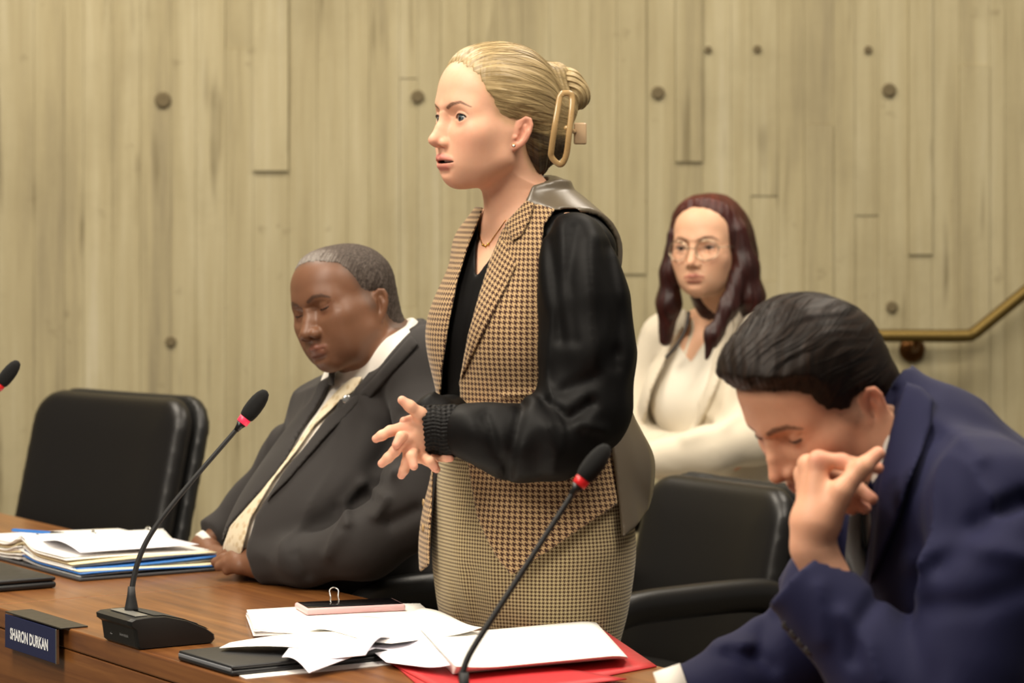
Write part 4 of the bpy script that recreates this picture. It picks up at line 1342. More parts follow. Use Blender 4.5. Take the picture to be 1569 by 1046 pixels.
    regp = [(.085, .14), (.074, .098), (.062, .088), (.050, .078), (.034, .068), (.024, .048), (.016, .026), (.010, .002), (.006, -.022), (-.004, -.022), (-.008, -.004), (-.024, -.008), (-.034, -.045),
            (-.050, -.100), (-.14, -.105), (-.16, .14)]
    pal = dict(hairreg=regp, haircol='#4a4039', hair_fade=.014, skin='#74503a', blush='#68452f', shadow='#5d3a2a', under='#6b4331', lip='#7a4a3e', lip_w=.7, brow='#2a1d17', brow_w=.75, liner='#24150f', liner_w=.7,
               brow_pts=[(.014, .0165, .9), (.028, .0225, 1.2), (.040, .0215, 1.0), (.052, .014, .5)], brow_t=.0030, stubble='#5c4030', stubble_w=.3)
    link_mesh('body', v, f, MATS['skin_deep'], P, True, {'col': rgba(head_colour(hl(v), H, pal))})
    make_eyes(P, ho, hR, H, (1, 0, -.5), '#2a1a12')
    make_lashes(P, ho, hR, H, MATS['dark_lash'], .0008, 0)
    # hair: close crop, greying at the front
    def hair_fn(q):
        base = smin(hair_cap(q, H, None, 0), seg(q, (-.040, 0, -.040), (-.050, 0, -.120), .060, .062), .03)
        reg = poly2(q[:, 0] / H['s'], q[:, 2] / H['s'], regp) + .0015 * vnoise(q, 300, 3)
        th = .0005 + .0045 * np.clip(-reg / .020, 0, 1) + .0008 * vnoise(q, 700, 9)
        return smax(base - th, reg, .0015)
    v, f = polygonise(lambda p: hair_fn(hl(p)), ho + V(-.16, -.16, -.14), ho + V(.17, .16, .16), .0022)
    q = hl(v)
    grey = .42 * np.clip((q[:, 0] - .015) / .06, 0, 1) - .05
    link_mesh('hair', v, f, MATS['grey_crop'], P, True, {'hc': np.stack([q[:, 1] * 9, q[:, 0] * 3 + q[:, 2] * 3, grey], 1)})
    # shirt, tie, jacket
    T = lambda p: smin(torso(p), neck(p) - .004, .02)
    vopen = [(640, 470), (628, 508), (592, 548), (557, 592), (501, 638), (467, 683), (437, 722), (391, 790), (378, 846), (372, 900), (318, 900), (332, 850), (352, 806), (398, 756), (440, 702), (470, 650), (496, 606), (507, 582), (520, 545), (540, 470)]
    lo, hi = O + V(-.62, -.55, .45), O + V(.42, .50, 1.24)
    ccp, ccn = at(580, 538, 4.93), V(-.63, -.10, .77)
    collar_cut = lambda p: np.minimum((p - ccp) @ ccn, (p - at(540, 572, 5.0)) @ V(-.50, 0, .866) - .026)
    def shirt(p):
        return np.maximum(np.maximum(smin(T(p) - .006, neck(p) - .008, .01), collar_cut(p)), ppoly(p, [(660, 420), (650, 520), (590, 600), (490, 700), (440, 770), (410, 920), (300, 920), (330, 850), (470, 640), (500, 560)]))
    garment('shirt', P, shirt, lo, hi, .004, MATS['white_cotton'])
    tie_poly = [(553, 578), (538, 580), (526, 596), (505, 610), (478, 652), (440, 702), (398, 752), (352, 806), (338, 846), (334, 900), (376, 900), (377, 846), (386, 800), (432, 722), (462, 686), (480, 660), (520, 618), (548, 596)]
    tie_poly = [(556, 576), (540, 578), (522, 592), (498, 618), (474, 652), (440, 700), (398, 754), (352, 806), (338, 846), (334, 900), (368, 900), (371, 846), (384, 796), (420, 735), (456, 690), (482, 652), (520, 616), (549, 596)]
    garment('tie', P, lambda p: smax(shell(T(p), .013, .014), ppoly(p, tie_poly), .005), lo, hi, .0032, MATS['tie_cream'])
    folds = [(pl((559, 753, 4.72), (510, 785, 4.74), (455, 826, 4.8)), .020, -.010), (pl((600, 720, 4.74), (560, 735, 4.74)), .014, .008), (pl((530, 800, 4.74), (528, 770, 4.74), (550, 745, 4.74)), .010, .010),
             (pl((575, 790, 4.72), (590, 765, 4.72), (560, 740, 4.72)), .010, .009), (pl((600, 800, 4.70), (640, 780, 4.7)), .012, -.010), (pl((620, 640, 4.76), (570, 730, 4.74)), .018, -.010),
             (pl((500, 850, 4.78), (520, 820, 4.76)), .012, .006), (pl((560, 640, 4.85), (540, 720, 4.8), (500, 780, 4.78)), .025, .008), (pl((455, 850, 4.84), (470, 880, 4.85)), .010, -.006)]
    def sleeves(p):
        d = pc(p, [(648, 570, 4.86, 52), (655, 680, 4.77, 56), (648, 775, 4.72, 58), (560, 835, 4.72, 48), (470, 856, 4.78, 38), (412, 862, 4.845, 32)], .03)
        e = pc(p, [(506, 630, 5.14, 44), (450, 705, 5.21, 46), (392, 778, 5.23, 42), (330, 826, 5.21, 28), (322, 832, 5.20, 26)], .03)
        return d, e
    def cuffs(p): return np.minimum(ppl(p, (412, 864, 4.945), (390, 862, 4.955)), ppl(p, (330, 827, 5.21), (312, 836, 5.20)))
    def ppl(p, a, b):
        a, b = at(*a), at(*b); n_ = (b - a) / np.linalg.norm(b - a)
        return -((p - a) @ n_)
    def jacket(p):
        q = loc(p)
        body = T(p) - .020
        carve = np.maximum(ppoly(p, vopen), -.008 - T(p))
        body = ssub(body, carve, .006)
        body = np.maximum(body, collar_cut(p) + .011)
        sl, sr = sleeves(p)
        sl = np.maximum(sl, -ppl(p, (404, 862, 4.85), (386, 861, 4.87))); sr = np.maximum(sr, -ppl(p, (326, 829, 5.21), (310, 838, 5.20)))
        d = smin(smin(body, sl, .022), sr, .022)
        d = ssub(d, np.maximum(carve, pix(p)[1] * .001 - .700), .004)
        return (d - 1.2 * wrinkle(p, folds) + .0022 * vnoise(p, 22, 2) - .010 * drape(p, 11, 16, 14, 9)) * .85
    garment('suit_jacket', P, jacket, lo, hi, .0042, MATS['charcoal_wool'])
    lap = [(630, 512), (560, 592), (501, 638), (467, 683), (437, 722), (396, 786), (404, 772), (440, 738), (504, 664), (540, 628), (560, 606), (567, 612), (600, 574), (642, 528)]
    garment('lapel', P, lambda p: smax(shell(T(p), .024, .012), ppoly(p, lap), .006), lo, hi, .0030, MATS['charcoal_wool'])
    # shirt cuff of the far arm, lapel pin
    v_, f_ = tube([at(322, 832, 5.20), at(313, 838, 5.195)], .0285, 16); link_mesh('shirt_cuff', v_, f_, MATS['white_cotton'], P)
    ds = np.linspace(4.5, 5.2, 500); pts = np.stack([at(532, 612, d) for d in ds]); k = np.argmax(T(pts) - .026 < 0)
    v_, f_ = lathe([(.0085, 0), (.0085, .002), (.006, .003)], pts[k], (at(532, 612, 4) - at(532, 612, 5)), 16); link_mesh('lapel_pin', v_, f_, MATS['silver'], P)
    def trousers(p):
        q = mirror(loc(p))
        d = chain(q, [(-.04, .10, .56), (.42, .13, .545), (.42, .13, .50), (.40, .13, .10)], [.110, .090, .085, .065], .03)
        return np.maximum(d, .06 - q[:, 2])
    garment('trousers', P, trousers, O + V(-.65, -.60, .04), O + V(.30, .40, .72), .010, MATS['charcoal_wool'])
    for sg in (1, -1):
        def shoe(p, sg=sg):
            d = chain(loc(p), [(.37, .13 * sg, .05), (.46, .135 * sg, .04), (.54, .14 * sg, .03)], [.048, .044, .030], .02)
            return np.maximum(d, .002 - p[:, 2])
        garment('shoe', P, shoe, O + V(-.75, -.60, 0), O + V(.30, .40, .12), .008, MATS['dark_lash'])
    return P
LEFT_MAN = build_left_man()

# ------------------------------------------------------------------ the man in the navy suit, bent over the desk on the right
def build_right_man():
    D = 3.55
    O = V((1660 - 784.5) * D / FPX, D, 0)
    R = yaw(60)
    P = thing('person', 'man in navy suit leaning over the desk, cheek resting on his fist', 'person', O)
    loc = lambda p: (p - O) @ R
    H = dict(HEAD0)
    H.update(s=1.0, w=1.03, jaw_w=.051, jaw_r=.018, chin=(.062, -.093), chin_r=.017, chin_w=.012, brow_r=.0105, nose_tip=(.1100, -.0370), nose_r=.0075, bridge=(.0885, .003), bridge_r=.0066,
             ala=(.0890, .0130, -.0400), ala_r=.0072, hump=.0008, mouth_z=-.0690, lip_u=.0042, lip_l=.0055, open=0.0, lid_up=-.08, lid_lo=.34, ear=.92, fold=0.0, ear_out=32)
    hR = pitch_roll(yaw(60), 36, 0)
    earL = hR @ (V(-.016, .073, -.023) * H['s'])
    ho = at(1336, 628, 3.37) - earL
    hl = lambda p: (p - ho) @ hR
    nb = ho + hR @ (V(-.035, 0, -.050) * H['s'])
    nt = at(1405, 690, 3.42)
    spine = [(1660, 1420, 3.55, 165), (1610, 1200, 3.51, 165), (1550, 980, 3.46, 178), (1495, 850, 3.42, 158), (1448, 780, 3.42, 110)]
    def torso(p):
        q = loc(p)
        d = pc(p, spine, .05)
        d = smin(d, pc(p, [(1515, 775, 3.27, 82), (1440, 752, 3.42, 74), (1345, 810, 3.57, 66)], .03), .05)
        return d
    neck = lambda p: seg(p, nb, nt, .058, .070)
    upper = lambda p: smin(smin(head_sdf(hl(p), H), neck(p), .028), torso(p), .03)
    def hand_up(p):
        W = (1246, 838, 3.275, 33)
        d = pc(p, [(1290, 930, 3.27, 38), W, (1244, 800, 3.277, 34)], .01)
        mc = [(1254, 706, 3.275, 14.5), (1238, 712, 3.300, 14.5), (1232, 726, 3.325, 14), (1234, 744, 3.345, 13)]
        for x, y, dd, r in mc: d = smin(d, pc(p, [(1248, 800, 3.28 + (dd - 3.30) * .6, 24), (x, y, dd, r)], .004), .016)
        fs = [[mc[0], (1290, 707, 3.276, 11.8), (1320, 713, 3.285, 10.5), (1345, 717, 3.290, 9)],
              [mc[1], (1286, 730, 3.315, 12), (1316, 750, 3.310, 11), (1336, 764, 3.300, 9.3)],
              [mc[2], (1276, 752, 3.335, 11.5), (1306, 768, 3.325, 10.5), (1326, 779, 3.315, 9)],
              [mc[3], (1270, 768, 3.350, 10.5), (1292, 776, 3.340, 9.5), (1306, 781, 3.330, 8.2)]]
        for f in fs: d = smin(d, pc(p, f, .005), .008)
        d = smin(d, pc(p, [(1266, 796, 3.265, 24), (1290, 752, 3.255, 17), (1322, 715, 3.255, 13.5), (1345, 695, 3.262, 11.2)], .007), .016)
        return d
    def hand_desk(p):
        d = pc(p, [(1046, 1060, 3.49, 30), (1000, 1082, 3.50, 28)])
        for k, (x, y, dd) in enumerate(((955, 1080, 3.54), (950, 1088, 3.50), (956, 1096, 3.46), (966, 1102, 3.43))):
            d = smin(d, pc(p, [(1000, 1084, 3.50 + (dd - 3.50) * .5, 20), (x, y, dd, 13), (x - 26, y + 4, dd, 11), (x - 44, y + 10, dd, 9)], .005), .010)
        d = smin(d, pc(p, [(1000, 1080, 3.54, 16), (968, 1072, 3.58, 12), (948, 1074, 3.58, 10)], .005), .012)
        return d
    hands = lambda p: np.minimum(hand_up(p), hand_desk(p))
    def low(p):
        q = mirror(loc(p))
        leg = chain(q, [(-.02, .10, .54), (.42, .13, .53), (.40, .13, .10), (.48, .13, .05)], [.095, .070, .045, .035], .02)
        ua = pc(p, [(1505, 745, 3.26, 62), (1470, 1120, 3.20, 50)], 0); fa = pc(p, [(1470, 1120, 3.20, 48), (1290, 930, 3.27, 36)], 0)
        ra = pc(p, [(1345, 790, 3.57, 60), (1230, 1000, 3.55, 46), (1046, 1060, 3.49, 30)], 0)
        return np.minimum(np.minimum(torso(p), leg), np.minimum(np.minimum(ua, fa), ra)) + .008
    b1 = polygonise(upper, ho + V(-.22, -.20, -.22), ho + V(.26, .24, .17), .0019)
    b2 = polygonise(low, at(1180, 1500, 3.4) * V(1, 0, 0) + V(-.35, 2.95, 0), V(.95, 3.85, 1.06), .013)
    b3 = polygonise(hand_up, at(1205, 905, 3.27) - V(0, .06, 0), at(1365, 670, 3.27) + V(0, .11, 0), .0016)
    b4 = polygonise(hand_desk, at(885, 1130, 3.5) - V(0, .12, 0), at(1070, 1040, 3.5) + V(0, .14, 0), .0022)
    v, f = skin_block([b1, b2, b3, b4])
    regp = [(.120, .16), (.098, .084), (.078, .073), (.066, .066), (.052, .058), (.044, .046), (.040, .030), (.034, .014), (.024, .006), (.018, -.012), (.012, -.020), (.003, -.016), (-.003, .002),
            (-.016, .000), (-.030, -.022), (-.040, -.055), (-.056, -.118), (-.15, -.125), (-.18, .16)]
    pal = dict(hairreg=regp, haircol='#2a1c14', skin='#dba586', blush='#cd8268', shadow='#bd8468', under='#bf8068', lip='#b9705f', lip_w=.6, brow='#35231a', brow_w=.8, liner='#3a241c', liner_w=.6,
               brow_pts=[(.012, .0165, 1.0), (.026, .0215, 1.25), (.040, .0215, 1.0), (.053, .013, .5)], brow_t=.0030, stubble='#a87f6a', stubble_w=.35)
    c = head_colour(hl(v), H, pal)
    hv = np.arange(len(v)) >= len(b1[0]) + len(b2[0])
    m = np.zeros(len(v), np.float32)
    for t_ in [(1345, 695, 3.262), (1345, 717, 3.29), (1336, 764, 3.30), (1326, 779, 3.315), (1306, 781, 3.33), (1254, 702, 3.262), (1290, 700, 3.266)]:
        m = np.maximum(m, np.exp(-(ln(v - at(*t_)) / .013) ** 2) * hv)
    c = c * (1 - .5 * m[:, None]) + np.array(srgb('#cf7f6b'), np.float32) * .5 * m[:, None]
    link_mesh('body', v, f, MATS['skin'], P, True, {'col': rgba(c)})
    make_eyes(P, ho, hR, H, (1, 0, -.5), '#3a281c')
    make_lashes(P, ho, hR, H, MATS['dark_lash'], .0009, 0)
    # hair: thick on top, brushed back, short at the sides
    def hair_fn(q):
        base = smin(hair_cap(q, H, None, 0), seg(q, (-.040, 0, -.040), (-.050, 0, -.140), .058, .060), .03)
        qq = q / H['s']
        reg = poly2(qq[:, 0], qq[:, 2], regp) + .002 * vnoise(q, 200, 4)
        topw = np.clip((qq[:, 2] - .030) / .055, 0, 1) * np.clip((qq[:, 0] + .09) / .07, 0, 1)
        th = .0005 + (.006 + .013 * topw + .006 * topw * np.clip((qq[:, 0] - .02) / .05, 0, 1)) * np.clip(-reg / .020, 0, 1) ** .8
        a = np.arctan2(q[:, 1], q[:, 2] - .01)
        w = a * 17 + 2.2 * np.sin(q[:, 0] * 48 + a * 2) + 30 * q[:, 0] * 0
        g = np.sin(w) * .5 + np.sin(w * 2.3 + 1) * .35 + .5 * np.sin(w * .45 + q[:, 0] * 40)
        return smax(base - th - .0016 * g * np.clip(-reg / .02, 0, 1) * (.3 + .7 * topw), reg, .0035)
    v, f = polygonise(lambda p: hair_fn(hl(p)), ho + V(-.20, -.17, -.16), ho + V(.20, .19, .19), .0022)
    q = hl(v)
    def hc(q):
        a = np.arctan2(q[:, 1], q[:, 2] - .01)
        return np.stack([a * .6 + .08 * np.sin(q[:, 0] * 48 + a * 2), q[:, 0] * 8, np.full(len(q), -.06)], 1)
    hair = link_mesh('hair', v, f, MATS['dark_brown_hair'], P, True, {'hc': hc(q)})
    n, m = 240, 14
    tt = np.linspace(0, 1, m)
    ph = rng.uniform(-1.7, 1.7, n)
    s0 = rng.uniform(.0, .6, n); s1 = s0 + rng.uniform(.25, .5, n)
    xs = .088 - .190 * np.clip(s0[:, None] + (s1 - s0)[:, None] * tt, 0, 1)
    phs = ph[:, None] + .09 * np.sin(xs * 40 + ph[:, None] * 3)
    ax = np.stack([xs, 0 * xs, 0 * xs + .01], -1); dr = np.stack([0 * xs, np.sin(phs), np.cos(phs)], -1)
    L, ok = ray_root(lambda q: hair_fn(q.astype(np.float32)), ax.reshape(-1, 3).astype(np.float32), dr.reshape(-1, 3).astype(np.float32), .02, .16)
    qs = ax.reshape(-1, 3) + dr.reshape(-1, 3) * (L + .0004 + .0012 * rng.random(len(L)) * np.tile(np.sin(tt * 3.14), n))[:, None]
    good = ok.reshape(n, m).all(1)
    h3 = hc(qs.astype(np.float32)).reshape(n, m, 3)[good]; h3[:, :, 2] += rng.normal(.02, .08, (len(h3), 1))
    strands_mesh('hair_locks', hair, (qs @ hR.T + ho).reshape(n, m, 3)[good], rng.uniform(.0003, .0006, len(h3)), MATS['dark_brown_hair'], h3)
    # clothes
    T = lambda p: smin(torso(p), neck(p), .03)
    lo, hi = V(.14, 2.93, .70), V(.98, 3.88, 1.27)
    ccp = at(1380, 620, 3.42); ccn = (nb - nt) / np.linalg.norm(nb - nt)
    vopen = [(1384, 590), (1364, 657), (1340, 745), (1330, 830), (1322, 900), (1290, 960), (1270, 900), (1285, 800), (1310, 720), (1330, 640), (1360, 580)]
    def shirt(p):
        return np.maximum(np.maximum(T(p) - .004, (p - ccp) @ ccn - .018), ppoly(p, [(1390, 560), (1420, 700), (1345, 1000), (1200, 1000), (1250, 800), (1300, 620)]))
    garment('shirt', P, shirt, lo, hi, .006, MATS['white_cotton'])
    tie = [(1330, 735), (1312, 745), (1300, 800), (1285, 930), (1335, 930), (1322, 800)]
    garment('tie', P, lambda p: smax(shell(T(p), .012, .012), ppoly(p, tie), .004), lo, hi, .0055, MATS['dark_trousers'])
    folds = [(pl((1440, 860, 3.12), (1510, 800, 3.13), (1569, 770, 3.14)), .016, -.012), (pl((1400, 860, 3.15), (1480, 830, 3.12), (1569, 850, 3.1)), .014, .008), (pl((1290, 940, 3.2), (1330, 990, 3.15), (1345, 1046, 3.12)), .010, .006),
             (pl((1255, 900, 3.22), (1262, 980, 3.18)), .010, .005), (pl((1340, 920, 3.18), (1315, 960, 3.17), (1310, 1010, 3.16)), .010, -.007), (pl((1430, 930, 3.12), (1500, 925, 3.1), (1569, 900, 3.1)), .014, -.006),
             (pl((1420, 640, 3.3), (1470, 660, 3.2), (1500, 700, 3.17)), .012, .006), (pl((1100, 985, 3.55), (1150, 990, 3.53)), .012, .006), (pl((1180, 950, 3.55), (1160, 1000, 3.53)), .014, -.008), (pl((1120, 1000, 3.52), (1180, 1020, 3.5)), .012, -.007)]
    wn = at(1218, 881, 3.27) - at(1345, 1010, 3.24); wn = wn / np.linalg.norm(wn)
    w2 = at(1020, 1060, 3.49) - at(1150, 1024, 3.51); w2 = w2 / np.linalg.norm(w2)
    def jacket(p):
        body = T(p) - .018
        body = ssub(body, np.maximum(ppoly(p, vopen), .002 - T(p)), .006)
        body = np.maximum(body, (p - ccp) @ ccn - .006)
        ua = pc(p, [(1520, 775, 3.255, 84), (1520, 890, 3.215, 94), (1495, 1010, 3.205, 92), (1470, 1115, 3.20, 82)], .03)
        fa = pc(p, [(1470, 1115, 3.20, 82), (1355, 1035, 3.235, 74), (1225, 886, 3.275, 68)], .03)
        fa = np.maximum(fa, (p - at(1222, 882, 3.27)) @ wn)
        fa = ssub(fa, np.maximum(seg(p, at(1246, 850, 3.275), at(1290, 930, 3.265), .036, .034), -((p - at(1262, 922, 3.27)) @ wn)), .003)
        ra = pc(p, [(1345, 790, 3.57, 78), (1285, 900, 3.60, 76), (1215, 1005, 3.53, 64), (1120, 1048, 3.50, 54), (1010, 1076, 3.49, 42)], .03)
        ra = np.maximum(ra, (p - at(1040, 1058, 3.49)) @ w2)
        d = smin(smin(np.minimum(body, 9), smin(ua, fa, .02), .016), ra, .02)
        return (d - 1.15 * wrinkle(p, folds) + .0022 * vnoise(p, 22, 3) - .010 * drape(p, 12, 14, 14, 8)) * .85
    garment('suit_jacket', P, jacket, lo, hi, .0045, MATS['navy_wool'])
    col_poly = [(1387, 584), (1412, 592), (1432, 612), (1428, 651), (1414, 692), (1391, 747), (1376, 800), (1350, 860), (1330, 900), (1338, 830), (1346, 745), (1366, 657), (1384, 597)]
    garment('collar', P, lambda p: smax(shell(T(p), .023, .013), np.maximum(ppoly(p, col_poly), p[:, 1] - 3.50), .006), lo, hi, .0035, MATS['navy_wool'])
    v_, f_ = tube([at(1015, 1072, 3.49), at(1056, 1058, 3.49)], .0355, 22); link_mesh('shirt_cuff', v_, f_, MATS['white_cotton'], P)
    for k in range(4):
        t_ = k / 3
        b = at(1203 + 36 * t_, 958 + 38 * t_, 3.20)
        ds = np.linspace(3.0, 3.4, 300); pts = np.stack([at(1205 + 34 * t_, 958 + 38 * t_, d) for d in ds]); s_ = jacket(pts); kk = np.argmax(s_ < 0)
        if (s_ < 0).any():
            v_, f_ = lathe([(.0052, -.002), (.0056, .0005), (.004, .0014), (.002, .001)], pts[kk], V(-.2, -1, .1), 14); link_mesh('cuff_button', v_, f_, MATS['dark_lash'], P)
    def trousers(p):
        q = mirror(loc(p))
        d = chain(q, [(-.04, .10, .56), (.42, .13, .545), (.42, .13, .50), (.40, .13, .10)], [.110, .088, .085, .065], .03)
        return np.maximum(d, .06 - q[:, 2])
    garment('trousers', P, trousers, O + V(-.65, -.60, .04), O + V(.30, .40, .72), .012, MATS['navy_wool'])
    for sg in (1, -1):
        def shoe(p, sg=sg):
            d = chain(loc(p), [(.37, .13 * sg, .05), (.46, .135 * sg, .04), (.54, .14 * sg, .03)], [.048, .044, .030], .02)
            return np.maximum(d, .002 - p[:, 2])
        garment('shoe', P, shoe, O + V(-.75, -.60, 0), O + V(.30, .40, .12), .010, MATS['dark_lash'])
    return P
RIGHT_MAN = build_right_man()

# ------------------------------------------------------------------ the woman with auburn hair, seated by the wall
def build_back_woman():
    D = 6.35
    O = V((1108 - 784.5) * D / FPX, D, 0)
    R = yaw(34)
    P = thing('person', 'seated woman with long auburn hair, glasses and cream jacket by the wall', 'person', O)
    loc = lambda p: (p - O) @ R
    H = dict(HEAD0); H.update(s=.99, lid_up=.34, lid_lo=.30, open=0.0, lip_u=.0044, lip_l=.0056)
    hR = pitch_roll(yaw(27), -2, 2)
    ho = at(1085, 381, 6.28)
    hl = lambda p: (p - ho) @ hR
    rows = smooth_rows([(.44, 0, 0, .15, .19), (.58, 0, 0, .14, .180), (.72, -.01, 0, .115, .150), (.86, -.01, 0, .115, .150), (.98, -.005, 0, .115, .160), (1.06, -.02, 0, .095, .155), (1.12, -.035, 0, .070, .115), (1.17, -.035, 0, .050, .065)])
    nb = ho + hR @ V(-.022, 0, -.045); nt = O + R @ V(-.03, 0, 1.14)
    def torso(p):
        q = loc(p); m = mirror(q)
        d = stack(q, rows)
        d = smin(d, ell(m, (.075, .070, .955), (.055, .06, .06)), .04)
        return smin(d, chain(m, [(-.035, .04, 1.125), (-.03, .12, 1.105), (-.03, .155, 1.085)], [.045, .043, .044]), .03)
    neck = lambda p: seg(p, nb, nt, .045, .050)
    upper = lambda p: smin(smin(head_sdf(hl(p), H), neck(p), .018), torso(p), .03)
    arm_l = [(1166, 512, 6.23, 33), (1172, 590, 6.19, 34), (1160, 668, 6.15, 34), (1090, 690, 6.10, 29), (1010, 700, 6.14, 25)]
    arm_r = [(1020, 520, 6.42, 32), (985, 600, 6.44, 33), (975, 680, 6.36, 32), (1040, 705, 6.24, 28), (1104, 702, 6.20, 24)]
    def hand(p):
        d = pc(p, [(1006, 700, 6.14, 20), (985, 704, 6.15, 19)])
        for k, y in enumerate((692, 700, 708, 715)): d = smin(d, pc(p, [(985, 703 + (y - 703) * .5, 6.15, 10), (966, y, 6.16, 7.5), (946, y + 4, 6.18, 6.5), (934, y + 9, 6.20, 5.5)], .004), .008)
        d = smin(d, pc(p, [(992, 694, 6.13, 9), (974, 684, 6.12, 7), (962, 680, 6.12, 6)], .004), .010)
        e = pc(p, [(1100, 702, 6.20, 20), (1120, 704, 6.22, 19)])
        for k, y in enumerate((694, 701, 708, 715)): e = smin(e, pc(p, [(1120, 704 + (y - 704) * .5, 6.22, 10), (1138, y, 6.23, 7.5), (1152, y + 3, 6.24, 6.5), (1162, y + 7, 6.25, 5.5)], .004), .008)
        e = smin(e, pc(p, [(1116, 700, 6.21, 9), (1132, 696, 6.20, 7), (1142, 696, 6.20, 6)], .004), .010)
        return np.minimum(d, e)
    def low(p):
        q = mirror(loc(p))
        leg = chain(q, [(-.02, .09, .52), (.42, .10, .51), (.40, .10, .10), (.48, .10, .05)], [.085, .062, .042, .034], .02)
        return np.minimum(np.minimum(torso(p), leg), np.minimum(pc(p, [(x, y, d, r * .7) for x, y, d, r in arm_l], .01), pc(p, [(x, y, d, r * .7) for x, y, d, r in arm_r], .01))) + .006
    zc = 1.0
    b1 = polygonise(lambda p: np.maximum(upper(p), zc - .02 - p[:, 2]), ho + V(-.17, -.19, -.28), ho + V(.17, .17, .14), .0021)
    b2 = polygonise(lambda p: np.maximum(low(p), p[:, 2] - zc), O + V(-.55, -.60, .0), O + V(.36, .36, zc + .03), .014)
    b3 = polygonise(hand, at(920, 735, 6.15) - V(0, .12, 0), at(1195, 670, 6.15) + V(0, .12, 0), .0028)
    v, f = skin_block([b1, b2, b3])
    pal = dict(skin='#dcae8e', blush='#c98a70', shadow='#8f6a58', under='#c49378', lip='#a85f52', lip_w=.85, brow='#3f261d', brow_w=.9, liner='#21130e', liner_w=1.0, liner_t=.10,
               brow_pts=[(.014, .0165, .9), (.028, .0225, 1.1), (.041, .0235, .8), (.053, .016, .4)], brow_t=.0026)
    link_mesh('body', v, f, MATS['skin'], P, True, {'col': rgba(head_colour(hl(v), H, pal))})
    make_eyes(P, ho, hR, H, (1, .02, -.05), '#4a3426')
    make_lashes(P, ho, hR, H, MATS['dark_lash'], .0011, .2)
    # hair
    regp = [(.085, .14), (.072, .098), (.058, .088), (.046, .066), (.036, .040), (.030, .010), (.030, -.03), (.022, -.10), (-.16, -.10), (-.16, .14)]
    def hair_fn(q):
        base = hair_cap(q, H, None, 0)
        part = np.abs(q[:, 1] + .012)
        reg = poly2(q[:, 0], q[:, 2], regp) - .016 * np.exp(-(q[:, 1] / .03) ** 2) * 0
        th = .001 + .013 * np.clip(-reg / .02, 0, 1) - .004 * np.exp(-(part / .006) ** 2)
        d = smax(base - th, reg, .004)
        near = chain(q, [(.012, .078, .035), (.000, .088, -.040), (-.010, .094, -.110), (-.020, .098, -.165)], [.020, .028, .030, .020], .02)
        far = chain(q, [(.030, -.070, .030), (.026, -.080, -.050), (.020, -.088, -.120), (.020, -.098, -.200)], [.014, .022, .026, .014], .02)
        back = ell(q, (-.078, 0, -.035), (.055, .086, .145))
        front = chain(q, [(.020, .078, -.060), (.050, .064, -.130), (.078, .040, -.190), (.092, .030, -.240)], [.020, .022, .019, .006], .02)
        d = smin(smin(smin(smin(d, near, .02), far, .02), back, .02), front, .015)
        d = ssub(d, seg(q, (.035, 0, -.100), (.030, -.005, -.300), .058, .064), .012)
        a = np.arctan2(q[:, 1], q[:, 0] + .03)
        return d + .0008 * np.sin(a * 34 + 3 * np.sin(q[:, 2] * 25)) + .0006 * np.sin(a * 71)
    v, f = polygonise(lambda p: hair_fn(hl(p)), ho + V(-.19, -.20, -.29), ho + V(.20, .20, .15), .0030)
    q = hl(v)
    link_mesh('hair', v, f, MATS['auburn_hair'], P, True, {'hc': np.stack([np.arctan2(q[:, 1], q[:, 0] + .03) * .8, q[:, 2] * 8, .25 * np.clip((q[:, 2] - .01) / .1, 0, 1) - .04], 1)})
    # glasses
    gl = thing('glasses', None, None, ho); gl.parent = P; gl.location = Vector3(ho - O)
    for sg in (1, -1):
        c = V(.092, .034 * sg, -.006)
        ring = np.array([c + V(-.012 * abs(math.cos(a)) * (1 if math.cos(a) * sg > 0 else 0), .0245 * math.cos(a), .0215 * math.sin(a)) for a in np.linspace(0, 2 * math.pi, 28, endpoint=False)])
        v_, f_ = tube(ring @ hR.T + ho, .0014, 6, closed=True); rim = link_mesh('rim', v_, f_, MATS['glass_frame'], gl)
        n_ = len(ring)
        lv = np.concatenate([ring @ hR.T + ho, (ring + V(.0008, 0, 0)) @ hR.T + ho])
        link_mesh('lens', lv, [list(range(n_)), list(range(n_, 2 * n_))[::-1]] + [[i, (i + 1) % n_, n_ + (i + 1) % n_, n_ + i] for i in range(n_)], MATS['lens'], gl, False)
        v_, f_ = tube(np.array([c + V(-.012, .024 * sg, .006), V(.04, .072 * sg, .002), V(-.01, .076 * sg, .0), V(-.025, .076 * sg, -.015)]) @ hR.T + ho, .0014, 6); link_mesh('temple', v_, f_, MATS['glass_frame'], gl)
    v_, f_ = tube(np.array([V(.092, .010, -.002), V(.095, 0, .001), V(.092, -.010, -.002)]) @ hR.T + ho, .0013, 6); link_mesh('bridge', v_, f_, MATS['glass_frame'], gl)
    # clothes
    T = lambda p: smin(torso(p), neck(p), .02)
    lo, hi = O + V(-.40, -.45, .45), O + V(.36, .32, 1.20)
    vneck = [(1040, 440), (1046, 490), (1040, 530), (1058, 556), (1082, 520), (1100, 480), (1100, 440)]
    garment('top', P, lambda p: np.maximum(ssub(T(p) - .005, np.maximum(ppoly(p, vneck), -.003 - T(p)), .003), p[:, 2] - 1.14), lo, hi, .006, MATS['ivory_knit'])
    vopen = [(1050, 440), (1050, 490), (1024, 540), (996, 600), (978, 680), (985, 760), (1050, 760), (1060, 680), (1080, 600), (1100, 540), (1122, 480), (1115, 440)]
